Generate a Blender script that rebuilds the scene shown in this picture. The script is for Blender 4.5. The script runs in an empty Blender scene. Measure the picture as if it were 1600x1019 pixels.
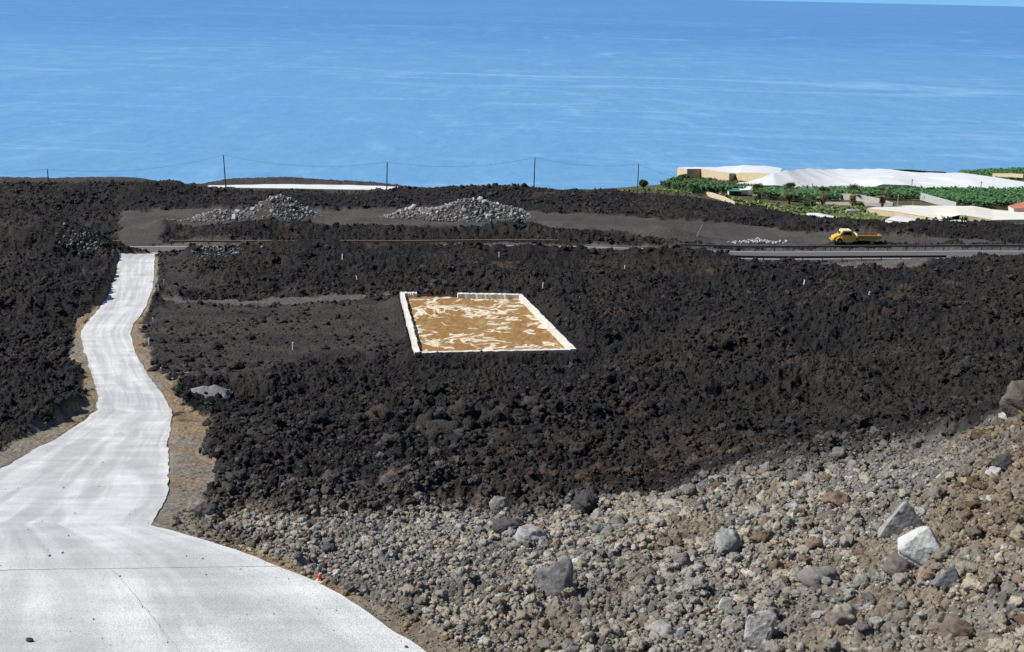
import bpy, bmesh, math, random
import numpy as np
from mathutils import Vector, Matrix

R = math.radians
random.seed(7)
RNG = np.random.default_rng(11)
C = bpy.context.scene.collection
SC = bpy.context.scene

# ------------------------------------------------------------------ camera, light, exposure
F_PX = 1900.0                      # focal length in photo pixels (1600 wide)
PITCH, ROLL = R(15.25), R(1.3)
cam_d = bpy.data.cameras.new('camera')
cam = bpy.data.objects.new('camera', cam_d)
C.objects.link(cam)
cam_d.sensor_width = 36.0
cam_d.lens = 36.0 * F_PX / 1600.0
cam_d.clip_start, cam_d.clip_end = 0.5, 600000.0
CAMM = Matrix.Rotation(R(90) - PITCH, 4, 'X') @ Matrix.Rotation(ROLL, 4, 'Z')
cam.matrix_world = CAMM
SC.camera = cam

SUN_EL, SUN_AZ = R(48), R(-91)     # azimuth from +Y (view direction), negative = left
sdir = Vector((math.sin(SUN_AZ) * math.cos(SUN_EL), math.cos(SUN_AZ) * math.cos(SUN_EL), math.sin(SUN_EL)))
w = bpy.data.worlds.new('World'); SC.world = w
w.use_nodes = True
nt = w.node_tree
bg = nt.nodes['Background']
sky = nt.nodes.new('ShaderNodeTexSky')
sky.sky_type = 'NISHITA'; sky.sun_disc = False
sky.sun_elevation = SUN_EL; sky.sun_rotation = SUN_AZ
sky.air_density = 1.0; sky.dust_density = 0.0; sky.ozone_density = 6.0; sky.altitude = 160.0
_tc = nt.nodes.new('ShaderNodeTexCoord'); _sp = nt.nodes.new('ShaderNodeSeparateXYZ'); nt.links.new(_tc.outputs['Generated'], _sp.inputs[0])
_mr = nt.nodes.new('ShaderNodeMapRange'); _mr.interpolation_type = 'SMOOTHSTEP'
for _i, _v in enumerate((0.0, 0.22, 0.9, 0.0)): _mr.inputs[_i + 1].default_value = _v
nt.links.new(_sp.outputs['Z'], _mr.inputs[0])
_mx = nt.nodes.new('ShaderNodeMix'); _mx.data_type = 'RGBA'; nt.links.new(_mr.outputs[0], _mx.inputs[0]); nt.links.new(sky.outputs[0], _mx.inputs[6]); _mx.inputs[7].default_value = (2.3, 6.2, 11.0, 1)
nt.links.new(_mx.outputs[2], bg.inputs[0]); bg.inputs[1].default_value = 0.07
sl = bpy.data.lights.new('sun', 'SUN'); sl.energy = 4.6; sl.angle = R(0.53); sl.color = (1.0, 0.965, 0.91)
sun = bpy.data.objects.new('sun', sl); C.objects.link(sun)
sun.rotation_euler = (-sdir).to_track_quat('-Z', 'Y').to_euler()
SC.view_settings.view_transform = 'Standard'; SC.view_settings.look = 'None'
SC.view_settings.exposure = 0.28; SC.view_settings.gamma = 1.0
SC.render.engine = 'CYCLES'
SC.cycles.max_bounces = 5; SC.cycles.diffuse_bounces = 2; SC.cycles.glossy_bounces = 2; SC.cycles.transparent_max_bounces = 4

SEA_Z = -150.0

# ------------------------------------------------------------------ helpers: noise
def h2(ix, iy, s):
    a = (ix.astype(np.int64) * 374761393 + iy.astype(np.int64) * 668265263 + s * 1274126177) & 0xffffffff
    a = ((a ^ (a >> 13)) * 1274126177) & 0xffffffff
    a = ((a ^ (a >> 16)) * 2246822519) & 0xffffffff
    a = a ^ (a >> 15)
    return (a & 0xffffff).astype(np.float32) / np.float32(0x1000000)

def vnoise(x, y, s=0):
    ix = np.floor(x); iy = np.floor(y)
    fx = x - ix; fy = y - iy
    fx = fx * fx * fx * (fx * (fx * 6 - 15) + 10); fy = fy * fy * fy * (fy * (fy * 6 - 15) + 10)
    a = h2(ix, iy, s); b = h2(ix + 1, iy, s); c = h2(ix, iy + 1, s); d = h2(ix + 1, iy + 1, s)
    return (a + (b - a) * fx) * (1 - fy) + (c + (d - c) * fx) * fy     # 0..1

def fbm(x, y, s=0, o=4, g=0.5):
    t = 0; a = 1.0; n = 0
    for k in range(o):
        c, q = math.cos(k * 1.1), math.sin(k * 1.1)
        t = t + a * vnoise((x * c - y * q) * 2 ** k + 13.7 * k, (x * q + y * c) * 2 ** k - 7.3 * k, s + k)
        n += a; a *= g
    return t / n

def worley(x, y, s=0, jit=0.9):
    ix = np.floor(x); iy = np.floor(y)
    f1 = np.full(x.shape, 9.0, np.float32); f2 = f1.copy(); idv = np.zeros(x.shape, np.float32)
    for dx in (-1, 0, 1):
        for dy in (-1, 0, 1):
            cx = ix + dx; cy = iy + dy
            px = cx + 0.5 + (h2(cx, cy, s) - 0.5) * jit; py = cy + 0.5 + (h2(cx, cy, s + 1) - 0.5) * jit
            d = ((px - x) ** 2 + (py - y) ** 2).astype(np.float32)
            m = d < f1
            f2 = np.where(m, f1, np.minimum(f2, d))
            idv = np.where(m, h2(cx, cy, s + 2), idv)
            f1 = np.where(m, d, f1)
    return np.sqrt(f1), np.sqrt(f2), idv

def lumps(x, y, s):
    """rounded stones: one dome of random height per cell, with gaps between"""
    f1, f2, i = worley(x, y, s)
    e = np.clip((f2 - f1) * 2.2, 0, 1)
    return np.sqrt(np.clip(1 - (f1 * 1.25) ** 2, 0, 1)) * (0.35 + 0.65 * i) * (e * (2 - e)), i

def sstep(a, b, x):
    t = np.clip((x - a) / (b - a), 0, 1)
    return t * t * (3 - 2 * t)

# ------------------------------------------------------------------ helpers: pixels of the survey -> points of the place
M3 = np.array(CAMM.to_3x3())
def ray(px, py):
    l = np.stack([(np.asarray(px, float) - 800) / F_PX, (509.5 - np.asarray(py, float)) / F_PX, -np.ones(np.shape(px))], -1)
    return l @ M3.T
def P(px, py, d):
    r = ray(px, py)
    return r * (np.asarray(d, float) / r[..., 1])[..., None]
def V(px, py, d):
    return Vector(P(px, py, d).tolist())

class TPS:
    def __init__(s, pts):
        pts = np.array(pts, float)
        s.c = pts[:, :2] / 50.0; z = pts[:, 2]; n = len(z)
        K = s.k(((s.c[:, None] - s.c[None]) ** 2).sum(-1)) + np.eye(n) * 1e-3
        Q = np.c_[np.ones(n), s.c]
        A = np.block([[K, Q], [Q.T, np.zeros((3, 3))]])
        s.w = np.linalg.solve(A, np.r_[z, 0, 0, 0])
    @staticmethod
    def k(r2):
        return 0.5 * r2 * np.log(np.maximum(r2, 1e-12))
    def __call__(s, X, Y):
        X = np.asarray(X, float) / 50; Y = np.asarray(Y, float) / 50
        z = s.w[-3] + s.w[-2] * X + s.w[-1] * Y
        for (cx, cy), w_ in zip(s.c, s.w[:-3]):
            z = z + w_ * s.k((X - cx) ** 2 + (Y - cy) ** 2)
        return z

# survey of the near slope (down to the coastal road and the lava edge behind it)
near = []
DT = [(1200, 17.5), (1019, 24), (900, 29.5), (815, 38), (730, 55), (640, 82), (550, 107), (460, 138), (400, 167), (384, 177), (352, 192)]
for px in (-500, -150, 150, 400, 650, 900):
    for py, d in DT: near.append(P(px, py, d))
for px, l in {1080: [(1200, 17), (1019, 23.5), (900, 28.5), (800, 36.5), (740, 52)],
              1250: [(1200, 16.5), (1019, 22.5), (900, 27), (800, 33), (750, 37.5), (715, 58)],
              1400: [(1200, 16), (1019, 21), (900, 25.5), (800, 31), (742, 35.5), (712, 58)],
              1560: [(1200, 15), (1019, 19), (850, 24), (750, 29), (685, 33.5), (672, 66)],
              1720: [(1200, 14), (1019, 18), (800, 24), (680, 29), (612, 33), (602, 88)],
              1950: [(1200, 13), (800, 22), (560, 30), (560, 92)]}.items():
    for py, d in l: near.append(P(px, py, d))
for px in (1150, 1400, 1650, 1950):
    for py, d in [(640, 82), (550, 107), (470, 138), (416, 163), (405, 169), (391, 178), (376, 187)]: near.append(P(px, py - (10 if px > 1600 and py > 500 else 0), d))
CREST = [(-500, 294, 228), (-150, 293, 228), (0, 290, 228), (100, 288, 228), (200, 284, 228), (270, 286, 228), (330, 298, 228), (420, 299, 228), (520, 300, 228), (620, 297, 228), (700, 294, 228),
         (760, 289, 228), (830, 295, 228), (900, 296, 226), (1000, 302, 224), (1050, 306, 222), (1100, 317, 220), (1150, 328, 216), (1200, 341, 212), (1250, 348, 208), (1300, 347, 206), (1400, 355, 204),
         (1500, 353, 203), (1600, 356, 202), (1750, 360, 202), (1950, 366, 202)]
for px, py, d in CREST: near.append(P(px, py + float(np.interp(px, [200, 300, 620, 760, 1000, 1100, 1250, 1380, 1420, 1520, 1600], [7, 8, 8.5, 7, 6, 3, 0, 2, 5, 6, 4])), d))
for px, py, d in [(-300, 328, 207), (0, 328, 207), (190, 327, 207), (400, 330, 207), (600, 331, 207), (850, 334, 206), (1000, 340, 204), (1150, 352, 199), (1280, 364, 192), (1450, 372, 188), (1600, 378, 187)]:
    near.append(P(px, py, d))
near_f = TPS(near)
# survey of the land beyond the lava edge, down to the coast
far = []
for t in [(-500, 292, 262), (-200, 288, 262), (0, 284, 262), (60, 280, 262), (130, 278.5, 262), (215, 279, 262), (270, 292, 262), (310, 304, 262), (450, 306, 262), (620, 306, 262), (800, 306, 262),
          (-500, 294, 300), (0, 290, 300), (250, 292, 300), (325, 288, 300), (380, 283, 300), (450, 281.5, 300), (540, 286, 300), (600, 291, 300), (680, 304, 300), (850, 306, 300),
          (1000, 299, 300), (1060, 294, 420), (1070, 288, 520), (1100, 306, 320), (1130, 318, 295), (1110, 296, 430), (1150, 303, 380), (1183, 334, 295), (1250, 350, 255), (1300, 350, 258), (1400, 352, 255),
          (1600, 356, 252), (1800, 360, 252), (1330, 332, 305), (1400, 331, 305), (1500, 327, 325), (1650, 331, 325), (1250, 320, 325), (1300, 308, 390), (1450, 304, 410), (1600, 309, 400), (1800, 305, 410),
          (1200, 300, 415), (1110, 288, 540), (1200, 284, 560), (1300, 282, 600), (1500, 284, 600), (1600, 288, 600), (1520, 281, 700), (1600, 280, 720), (1800, 280, 720), (1600, 268, 930), (1800, 268, 930),
          (1500, 274, 850), (1200, 276, 800)]:
    far.append(P(*t))
for px in (-500, 0, 400, 800):
    far += [P(px, 312, 420), P(px, 306, 700), P(px, 312, 950)]
far += [P(1000, 300, 600), P(1000, 306, 950)]
far_f = TPS(far)
_cr = np.array([(P(*t)[0] / t[2], t[2]) for t in CREST])

BUMPS = []                          # (X, Y, rx, ry, h)
def _base0(X, Y):
    X = np.asarray(X, float); Y = np.asarray(Y, float)
    u = X / np.maximum(Y, 1)
    dr = np.interp(u, _cr[:, 0], _cr[:, 1])
    t = sstep(4, 30, Y - dr)
    z = near_f(X, np.minimum(Y, dr + 14)) * (1 - t) + far_f(X, np.maximum(Y, dr + 14)) * t
    z = z - sstep(960, 1060, Y) * 40
    return z
# the survey is evaluated once on a fine lattice and read back by interpolation
_gu = np.linspace(-1.45, 1.45, 300); _gt = np.linspace(math.log(5.0), math.log(1250.0), 520)
_gU, _gT = np.meshgrid(_gu, np.exp(_gt))
_G = _base0(_gU * _gT, _gT).astype(np.float64)
def base0(X, Y):
    X = np.asarray(X, float); Y = np.maximum(np.asarray(Y, float), 5.01)
    a = np.clip((X / Y - _gu[0]) / (_gu[1] - _gu[0]), 0, 298.999); b = np.clip((np.log(Y) - _gt[0]) / (_gt[1] - _gt[0]), 0, 518.999)
    i = a.astype(int); j = b.astype(int); fa = a - i; fb = b - j
    return (_G[j, i] * (1 - fa) + _G[j, i + 1] * fa) * (1 - fb) + (_G[j + 1, i] * (1 - fa) + _G[j + 1, i + 1] * fa) * fb
def base(X, Y):
    X = np.asarray(X, float); Y = np.asarray(Y, float)
    z = np.array(base0(X, Y))
    for bx, by, rx, ry, h in BUMPS:
        k = (np.abs(X - bx) < 3 * rx) & (np.abs(Y - by) < 3 * ry)
        if k.any(): z[k] += h * np.exp(-((X[k] - bx) / rx) ** 2 - ((Y[k] - by) / ry) ** 2)
    # lava pushed aside along the near edge of the coast road
    e = sstep(-47.5, -45, X) * (1 - sstep(28, 34, X)) * (1 - .45 * sstep(-42, -20, X) * 0)
    z = z + 1.2 * e * np.exp(-((Y - 166.2 - .004 * X) / 1.7) ** 2)
    return z
def ground(px, py):
    """where the line of sight (px, py) meets the smooth ground"""
    px = np.atleast_1d(np.asarray(px, float)); py = np.atleast_1d(np.asarray(py, float))
    r = ray(px, py); r = r / r[:, 1:2]
    ds = np.concatenate([np.arange(9, 60, 0.5), np.arange(60, 260, 1.0), np.arange(260, 900, 4.0)])
    X = r[:, :1] * ds; Z = r[:, 2:3] * ds
    below = Z < base(X, np.broadcast_to(ds, X.shape))
    k = np.where(below.any(1), below.argmax(1), len(ds) - 1)
    lo = ds[np.maximum(k - 1, 0)]; hi = ds[k]
    for _ in range(20):
        m = (lo + hi) / 2
        b = r[:, 2] * m < base(r[:, 0] * m, m)
        hi = np.where(b, m, hi); lo = np.where(b, lo, m)
    return r * hi[:, None]
def g1(px, py): return ground(px, py)[0]

def bump(px, py, rx, ry, h):
    p = P(px, py, 1); q = g1(px, py); BUMPS.append((q[0], q[1], rx, ry, h))
_b = []
for t in [(125, 404, 5.5, 5, 3.3), (75, 402, 4.5, 5, 2.6), (0, 404, 6, 5, 2.3), (-90, 404, 9, 6, 2.4), (445, 592, 6, 5, 1.5), (700, 640, 9, 8, 1.6), (600, 690, 6, 5, 0.8), (330, 380, 4, 2.5, 0.7), (1520, 410, 7, 5, .75), (1600, 412, 9, 5, .7),
          (1700, 420, 10, 6, .6), (1370, 590, 4, 16, -1.4), (1290, 520, 12, 9, 1.0), (1530, 520, 9, 14, 1.8), (1080, 405, 9, 4, 0.7), (1240, 411, 6, 5, -1.1), (1340, 414, 7, 5, -1.1), (820, 600, 8, 3.5, .4), (980, 560, 6, 6, -0.7), (700, 395, 16, 4, 0.5), (480, 395, 10, 3, 0.5),
          (480, 362, 9, 2.6, 1.0), (400, 366, 9, 2.4, 0.7), (620, 364, 10, 2.2, 0.7), (760, 362, 9, 2.4, 0.8), (880, 372, 6, 3, 1.0), (1060, 372, 4, 2.5, 1.1), (1000, 366, 6, 2.5, .6), (255, 352, 2.2, 2.5, .9), (60, 640, 8, 8, 1.0), (40, 480, 9, 10, .8), (1150, 560, 5, 6, -1.3), (1250, 600, 8, 5, 1.3), (1030, 515, 6, 5, -1.1), (930, 615, 6, 5, 1.3), (1180, 480, 9, 6, 1.1), (1420, 500, 4, 12, -1.2)]:
    q = g1(t[0], t[1]); _b.append((q[0], q[1], t[2], t[3], t[4]))
BUMPS += _b
# mounds under the two boulder piles
PILES = []
for t in [(437, 340, 4.5, 2.7, 3.6), (345, 343, 3.3, 1.9, 1.4), (735, 342, 6.3, 2.9, 3.2), (645, 340, 3.4, 2.0, 1.2), (800, 343, 2.6, 1.6, 1.0)]:
    q = g1(t[0], t[1]); PILES.append((q[0], q[1], t[2], t[3], t[4]))
BUMPS += PILES

# ------------------------------------------------------------------ regions of the ground (world polygons)
def poly(px_pts):
    a = np.array(px_pts, float)
    return ground(a[:, 0], a[:, 1])[:, :2]
def sdf(X, Y, pg):
    """signed distance in metres, negative inside"""
    X = np.asarray(X, np.float32); Y = np.asarray(Y, np.float32)
    lo = pg.min(0) - 4; hi = pg.max(0) + 4
    k = (X > lo[0]) & (X < hi[0]) & (Y > lo[1]) & (Y < hi[1])
    out = np.full(X.shape, 50.0, np.float32)
    if k.any(): out[k] = _sdf(X[k], Y[k], pg)
    return out
def _sdf(X, Y, pg):
    d = np.full(X.shape, 1e9, np.float32); ins = np.zeros(X.shape, bool)
    n = len(pg)
    for i in range(n):
        ax, ay = pg[i]; bx, by = pg[(i + 1) % n]
        ex, ey = bx - ax, by - ay
        t = np.clip(((X - ax) * ex + (Y - ay) * ey) / (ex * ex + ey * ey + 1e-9), 0, 1)
        d = np.minimum(d, (X - ax - t * ex) ** 2 + (Y - ay - t * ey) ** 2)
        if ay != by:
            ins ^= ((ay > Y) != (by > Y)) & (X < (bx - ax) * (Y - ay) / (by - ay) + ax)
    d = np.sqrt(d)
    return np.where(ins, -d, d)

ROAD_L = [(188, 397), (184, 415), (178, 438), (168, 465), (150, 490), (131, 510), (125, 525), (132, 550), (146, 590), (155, 622), (151, 642), (118, 668), (60, 700), (0, 735), (-120, 792), (-300, 870), (-500, 960), (-700, 1080), (-900, 1500)]
ROAD_R = [(242, 397), (241, 420), (238, 455), (225, 485), (208, 508), (204, 523), (211, 550), (234, 590), (260, 625), (270, 650), (261, 690), (263, 730), (263, 765), (248, 800), (237, 822), (300, 840), (370, 862), (435, 886), (500, 915), (560, 950), (615, 988), (665, 1025), (790, 1120), (1000, 1300), (1150, 1500)]
gl = ground(*np.array(ROAD_L, float).T); gr = ground(*np.array(ROAD_R, float).T)
PG_ROAD = np.r_[gl[:, :2], gr[::-1, :2]]
PG_DIRT = [poly([(204, 520), (222, 490), (228, 545), (250, 585), (285, 625), (332, 662), (336, 690), (325, 712), (345, 735), (340, 775), (300, 800), (320, 830), (420, 870), (470, 895), (560, 930), (680, 985), (790, 1035), (700, 1060), (540, 960), (330, 860), (225, 830), (250, 760)]),
           poly([(150, 488), (140, 480), (118, 512), (112, 540), (125, 580), (140, 620), (100, 655), (20, 690), (-60, 735), (-40, 760), (60, 705), (160, 650), (158, 600), (140, 540)])]
PG_RUBBLE = np.r_[poly([(262, 812), (340, 800), (450, 808), (600, 812), (760, 806), (880, 800), (930, 790), (1060, 788)]),
                  np.array([P(a, b, c)[:2] for a, b, c in [(1120, 768, 40), (1180, 748, 39.5), (1300, 742, 38.5), (1400, 738, 38), (1480, 712, 37.5), (1540, 690, 37), (1590, 662, 36.5), (1660, 640, 36), (1800, 620, 36), (1950, 560, 35)]]),
                  poly([(1950, 1190), (760, 1190), (640, 1010), (500, 920)])]
PG_SMOOTH = [poly([(250, 470), (400, 478), (560, 470), (625, 468), (640, 520), (600, 545), (480, 555), (440, 570), (360, 588), (262, 590), (232, 560), (218, 525), (235, 490)]),
             poly([(246, 400), (330, 402), (300, 430), (360, 445), (300, 462), (246, 462)])]
PG_TRACK = poly([(245, 466), (400, 467), (540, 463), (600, 456), (628, 455), (628, 462), (560, 470), (420, 475), (245, 472)])
PG_YARD = [poly([(188, 330), (330, 326), (520, 330), (590, 326), (860, 333), (1000, 339), (1080, 345), (1180, 352), (1260, 364), (1330, 364), (1450, 371), (1750, 380), (1750, 388), (1300, 385), (1090, 383), (1000, 372), (960, 362), (860, 357), (700, 352), (560, 353), (470, 349), (360, 352), (260, 345), (252, 374), (270, 381), (180, 381)])]
PG_VERGE = [np.array([P(a, b, c)[:2] for a, b, c in [(1190, 399, 169.5), (1470, 401, 169.5), (1440, 412, 164), (1330, 421, 158), (1250, 410, 162)]])]
# walled plot, a level rectangle
PZ = None
pc = [P(648, 550, 107), P(900, 545, 107.6), P(815, 459, 138), P(625, 456, 139)]
PZ = float(np.mean([base0(c[0], c[1]) for c in pc])) + 0.75
def on_z(px, py, z):
    r = ray(px, py); return r * (z / r[2])
PLOT = [on_z(*q, PZ) for q in [(648, 550), (900, 545), (815, 459), (625, 456)]]
PG_PLOT = np.array([p[:2] for p in PLOT])
# the asphalt coast road, in world coordinates
def road_y(X, o): return 172.6 + o + 0.004 * X
CR_W = 2.9

_warp = lambda X, Y, s, a, l: (fbm(X / l, Y / l, s, 3) - 0.5) * 2 * a
def masks(X, Y):
    X = np.asarray(X, np.float32); Y = np.asarray(Y, np.float32)
    m = {}
    k = Y / 60.0
    wx = _warp(X, Y, 31, 1.0, 2.5); wy = _warp(X, Y, 37, 1.0, 2.5)
    fx = X + wx * 0.5 * np.minimum(k, 2); fy = Y + wy * 0.9 * np.minimum(k, 2.5)
    sr = sdf(X, Y, PG_ROAD); m['sroad'] = sr
    m['road'] = 1 - sstep(0.1, 0.6, sr)
    m['dirt'] = np.maximum.reduce([1 - sstep(-0.3, 0.35, sdf(fx, fy, p)) for p in PG_DIRT] + [1 - sstep(0.3, 0.75, sr + wx * .3)])
    m['rub'] = 1 - sstep(-2.2, 3.2, sdf(X + wx * 2.2, Y + wy * 3.0, PG_RUBBLE))
    m['smooth'] = np.maximum.reduce([1 - sstep(-1.5, 1.5, sdf(fx, fy, p)) for p in PG_SMOOTH])
    m['track'] = 1 - sstep(-0.6, 0.6, sdf(fx, fy, PG_TRACK))
    m['yard'] = np.maximum.reduce([1 - sstep(-0.8, 0.8, sdf(fx, fy, p)) for p in PG_YARD])
    m['verge'] = np.maximum.reduce([1 - sstep(-0.7, 0.5, sdf(X + wx * .5, Y + wy * .5, p)) for p in PG_VERGE])
    m['verge'] = np.maximum(m['verge'], 1 - sstep(CR_W + .6, CR_W + 2.2, np.abs(Y - road_y(X, 0.9) + wy * .4)))
    m['coast'] = 1 - sstep(CR_W + 0.3, CR_W + 1.0, np.abs(Y - road_y(X, 0)))
    sp = sdf(X, Y, PG_PLOT)
    m['plot'] = 1 - sstep(0.0, 2.6, sp); m['splot'] = sp
    u = X / np.maximum(Y, 1)
    dr = np.interp(u, _cr[:, 0], _cr[:, 1])
    m['beyond'] = sstep(3, 10, Y - dr + wy * 2)
    m['knoll'] = (1 - sstep(-0.06, -0.03, u + 0.0 * wx)) * sstep(285, 292, Y) * (1 - sstep(330, 360, Y))
    m['flat'] = np.maximum.reduce([m['road'], m['coast'], m['plot'] * 0.9, m['yard'] * 0.96, m['verge'] * 0.9, m['track'] * 0.9, m['dirt'] * 0.93])
    m['lava'] = (1 - m['flat']) * (1 - 0.72 * m['smooth']) * (1 - m['rub']) * np.maximum(1 - m['beyond'], m['knoll'])
    return m

def height(X, Y, m=None, want_id=False):
    X = np.asarray(X, float); Y = np.asarray(Y, float)
    if m is None: m = masks(X, Y)
    z = base(X, Y)
    x = X.astype(np.float32); y = Y.astype(np.float32)
    mound = fbm(x / 15, y / 15, 3, 3) - 0.45
    wx = (fbm(x / 1.6, y / 1.6, 51, 4) - .5) * 2.6; wy = (fbm(x / 1.6, y / 1.6, 57, 4) - .5) * 2.6
    a, ia = lumps((x + wx) / 2.8, (y + wy) / 2.8, 61)
    b, ib = lumps((x + wx * .5) / 1.05, (y + wy * .5) / 1.05, 67)
    c, ic = lumps((x + wx * .25) / 0.48, (y + wy * .25) / 0.48, 73)
    d, idd = lumps((x + wx * .1) / 0.22, (y + wy * .1) / 0.22, 79)
    bill = 1 - np.abs(fbm(x / 4.5, y / 4.5, 83, 5, .6) - 0.5) * 5
    rk = 0.35 + 1.3 * fbm(x / 9, y / 9, 91, 2)
    bil2 = 1 - np.abs(fbm((x + wx * .4) / 1.7, (y + wy * .4) / 1.7, 87, 4, .6) - 0.5) * 5
    swell = (fbm(x / 34, y / 26, 113, 2) - .5)
    lava = swell * 3.6 + mound * 3.4 + (np.clip(bill, -.8, 1) * 0.62 + np.clip(bil2, -.8, 1) * .30 + a * 0.16 * rk + b * 0.27 * rk + c * 0.25 + d * 0.13 - 0.66)
    z = z + m['lava'] * lava * (1 - .35 * sstep(195, 215, Y)) * (1 - .45 * np.exp(-((Y - 166) / 4.5) ** 2))
    rub = (mound * 0.5 + a * .16 * rk + b * 0.16 + c * 0.17 + d * 0.13 - 0.2)
    z = z + m['rub'] * (1 - m['flat']) * rub
    z = z + m['flat'] * (1 - m['road']) * (1 - m['coast']) * ((fbm(x / 3, y / 3, 97, 4) - .5) * 0.3 + c * 0.05)
    # carve the beds of the roads and of the plot
    z = z - 0.16 * (1 - sstep(-.55, -.08, m['sroad']))
    z = z * (1 - m['coast']) + m['coast'] * (base0(X, road_y(X, 0)) - 0.06)
    pl = m['plot']
    inside = sstep(0.1, -0.4, m['splot']) if False else (m['splot'] < 0.15)
    z = np.where(inside, PZ - 0.9, z * (1 - pl) + pl * (PZ - 0.55 + .33 * (1 - sstep(108, 112, Y)) + (c * .2 + b * .15)))
    z = z + m['beyond'] * (1 - m['knoll']) * ((fbm(x / 8, y / 8, 101, 3) - .5) * 0.8)
    z = z + m['beyond'] * (1 - sstep(-.38, -.27, x / np.maximum(y, 1))) * lava * .4
    if want_id: return z, (ia, ib, ic, idd, a, b, c, d)
    return z
def hz(x, y):
    return float(height(np.array([x]), np.array([y]))[0])
def hfull(px, py):
    q = g1(px, py); return Vector((q[0], q[1], hz(q[0], q[1])))

# ------------------------------------------------------------------ helpers: objects
def tag(o, label=None, cat=None, group=None, kind=None):
    if label: o['label'] = label
    if cat: o['category'] = cat
    if group: o['group'] = group
    if kind: o['kind'] = kind
    return o
def empty(name, loc, label, cat, group=None, rz=0):
    o = bpy.data.objects.new(name, None); C.objects.link(o)
    o.location = loc; o.rotation_euler = (0, 0, rz); o.empty_display_size = 0.3
    return tag(o, label, cat, group)
def npmesh(name, verts, faces, mat, col=None, smooth=True, parent=None, uv=None):
    """verts (N,3); faces (M,k) with one k"""
    me = bpy.data.meshes.new(name)
    n, (m, k) = len(verts), faces.shape
    me.vertices.add(n); me.vertices.foreach_set('co', np.ascontiguousarray(verts, np.float32).ravel())
    me.loops.add(m * k); me.loops.foreach_set('vertex_index', np.ascontiguousarray(faces, np.int32).ravel())
    me.polygons.add(m)
    me.polygons.foreach_set('loop_start', np.arange(0, m * k, k, dtype=np.int32))
    me.polygons.foreach_set('use_smooth', np.full(m, smooth, bool))
    me.update(calc_edges=True)
    if col is not None:
        at = me.color_attributes.new('tint', 'FLOAT_COLOR', 'POINT')
        at.data.foreach_set('color', np.c_[col, np.ones(n)].astype(np.float32).ravel())
    if uv is not None:
        at = me.attributes.new('along', 'FLOAT_VECTOR', 'POINT')
        at.data.foreach_set('vector', np.ascontiguousarray(uv, np.float32).ravel())
    me.materials.append(mat)
    o = bpy.data.objects.new(name, me); C.objects.link(o)
    if parent: o.parent = parent
    return o
def obj(name, bm, mat, parent=None, smooth=False):
    me = bpy.data.meshes.new(name); bm.normal_update(); bm.to_mesh(me); bm.free()
    if smooth: me.polygons.foreach_set('use_smooth', np.ones(len(me.polygons), bool))
    me.materials.append(mat)
    o = bpy.data.objects.new(name, me); C.objects.link(o)
    if parent: o.parent = parent
    return o
def add_box(bm, x0, x1, y0, y1, z0, z1, bev=0.0):
    vs = [bm.verts.new((x, y, z)) for z in (z0, z1) for x, y in ((x0, y0), (x1, y0), (x1, y1), (x0, y1))]
    fs = [bm.faces.new([vs[i] for i in q]) for q in ((3, 2, 1, 0), (4, 5, 6, 7), (0, 1, 5, 4), (1, 2, 6, 5), (2, 3, 7, 6), (3, 0, 4, 7))]
    if bev: bmesh.ops.bevel(bm, geom=list({e for f in fs for e in f.edges}), offset=bev, segments=2, affect='EDGES')
def add_tube(bm, pts, rad, n=8, cap=True):
    pts = [Vector(p) for p in pts]
    if not hasattr(rad, '__len__'): rad = [rad] * len(pts)
    rings = []
    for i, p in enumerate(pts):
        t = (pts[min(i + 1, len(pts) - 1)] - pts[max(i - 1, 0)]).normalized()
        a = t.orthogonal().normalized() if abs(t.z) > 0.95 else t.cross(Vector((0, 0, 1))).normalized()
        if abs(t.z) > 0.95: a = Vector((1, 0, 0)) - t * t.x; a.normalize()
        b = t.cross(a)
        rings.append([bm.verts.new(p + (a * math.cos(k * 2 * math.pi / n) + b * math.sin(k * 2 * math.pi / n)) * rad[i]) for k in range(n)])
    for r0, r1 in zip(rings, rings[1:]):
        for k in range(n): bm.faces.new((r0[k], r0[(k + 1) % n], r1[(k + 1) % n], r1[k]))
    if cap:
        bm.faces.new(rings[0][::-1]); bm.faces.new(rings[-1])
def add_prism(bm, outline, z0, z1):
    lo = [bm.verts.new((x, y, z0)) for x, y in outline]; hi = [bm.verts.new((x, y, z1)) for x, y in outline]
    bm.faces.new(lo[::-1]); bm.faces.new(hi)
    for i in range(len(lo)):
        j = (i + 1) % len(lo); bm.faces.new((lo[i], lo[j], hi[j], hi[i]))
def add_poly(bm, pts): return bm.faces.new([bm.verts.new(p) for p in pts])

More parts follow.
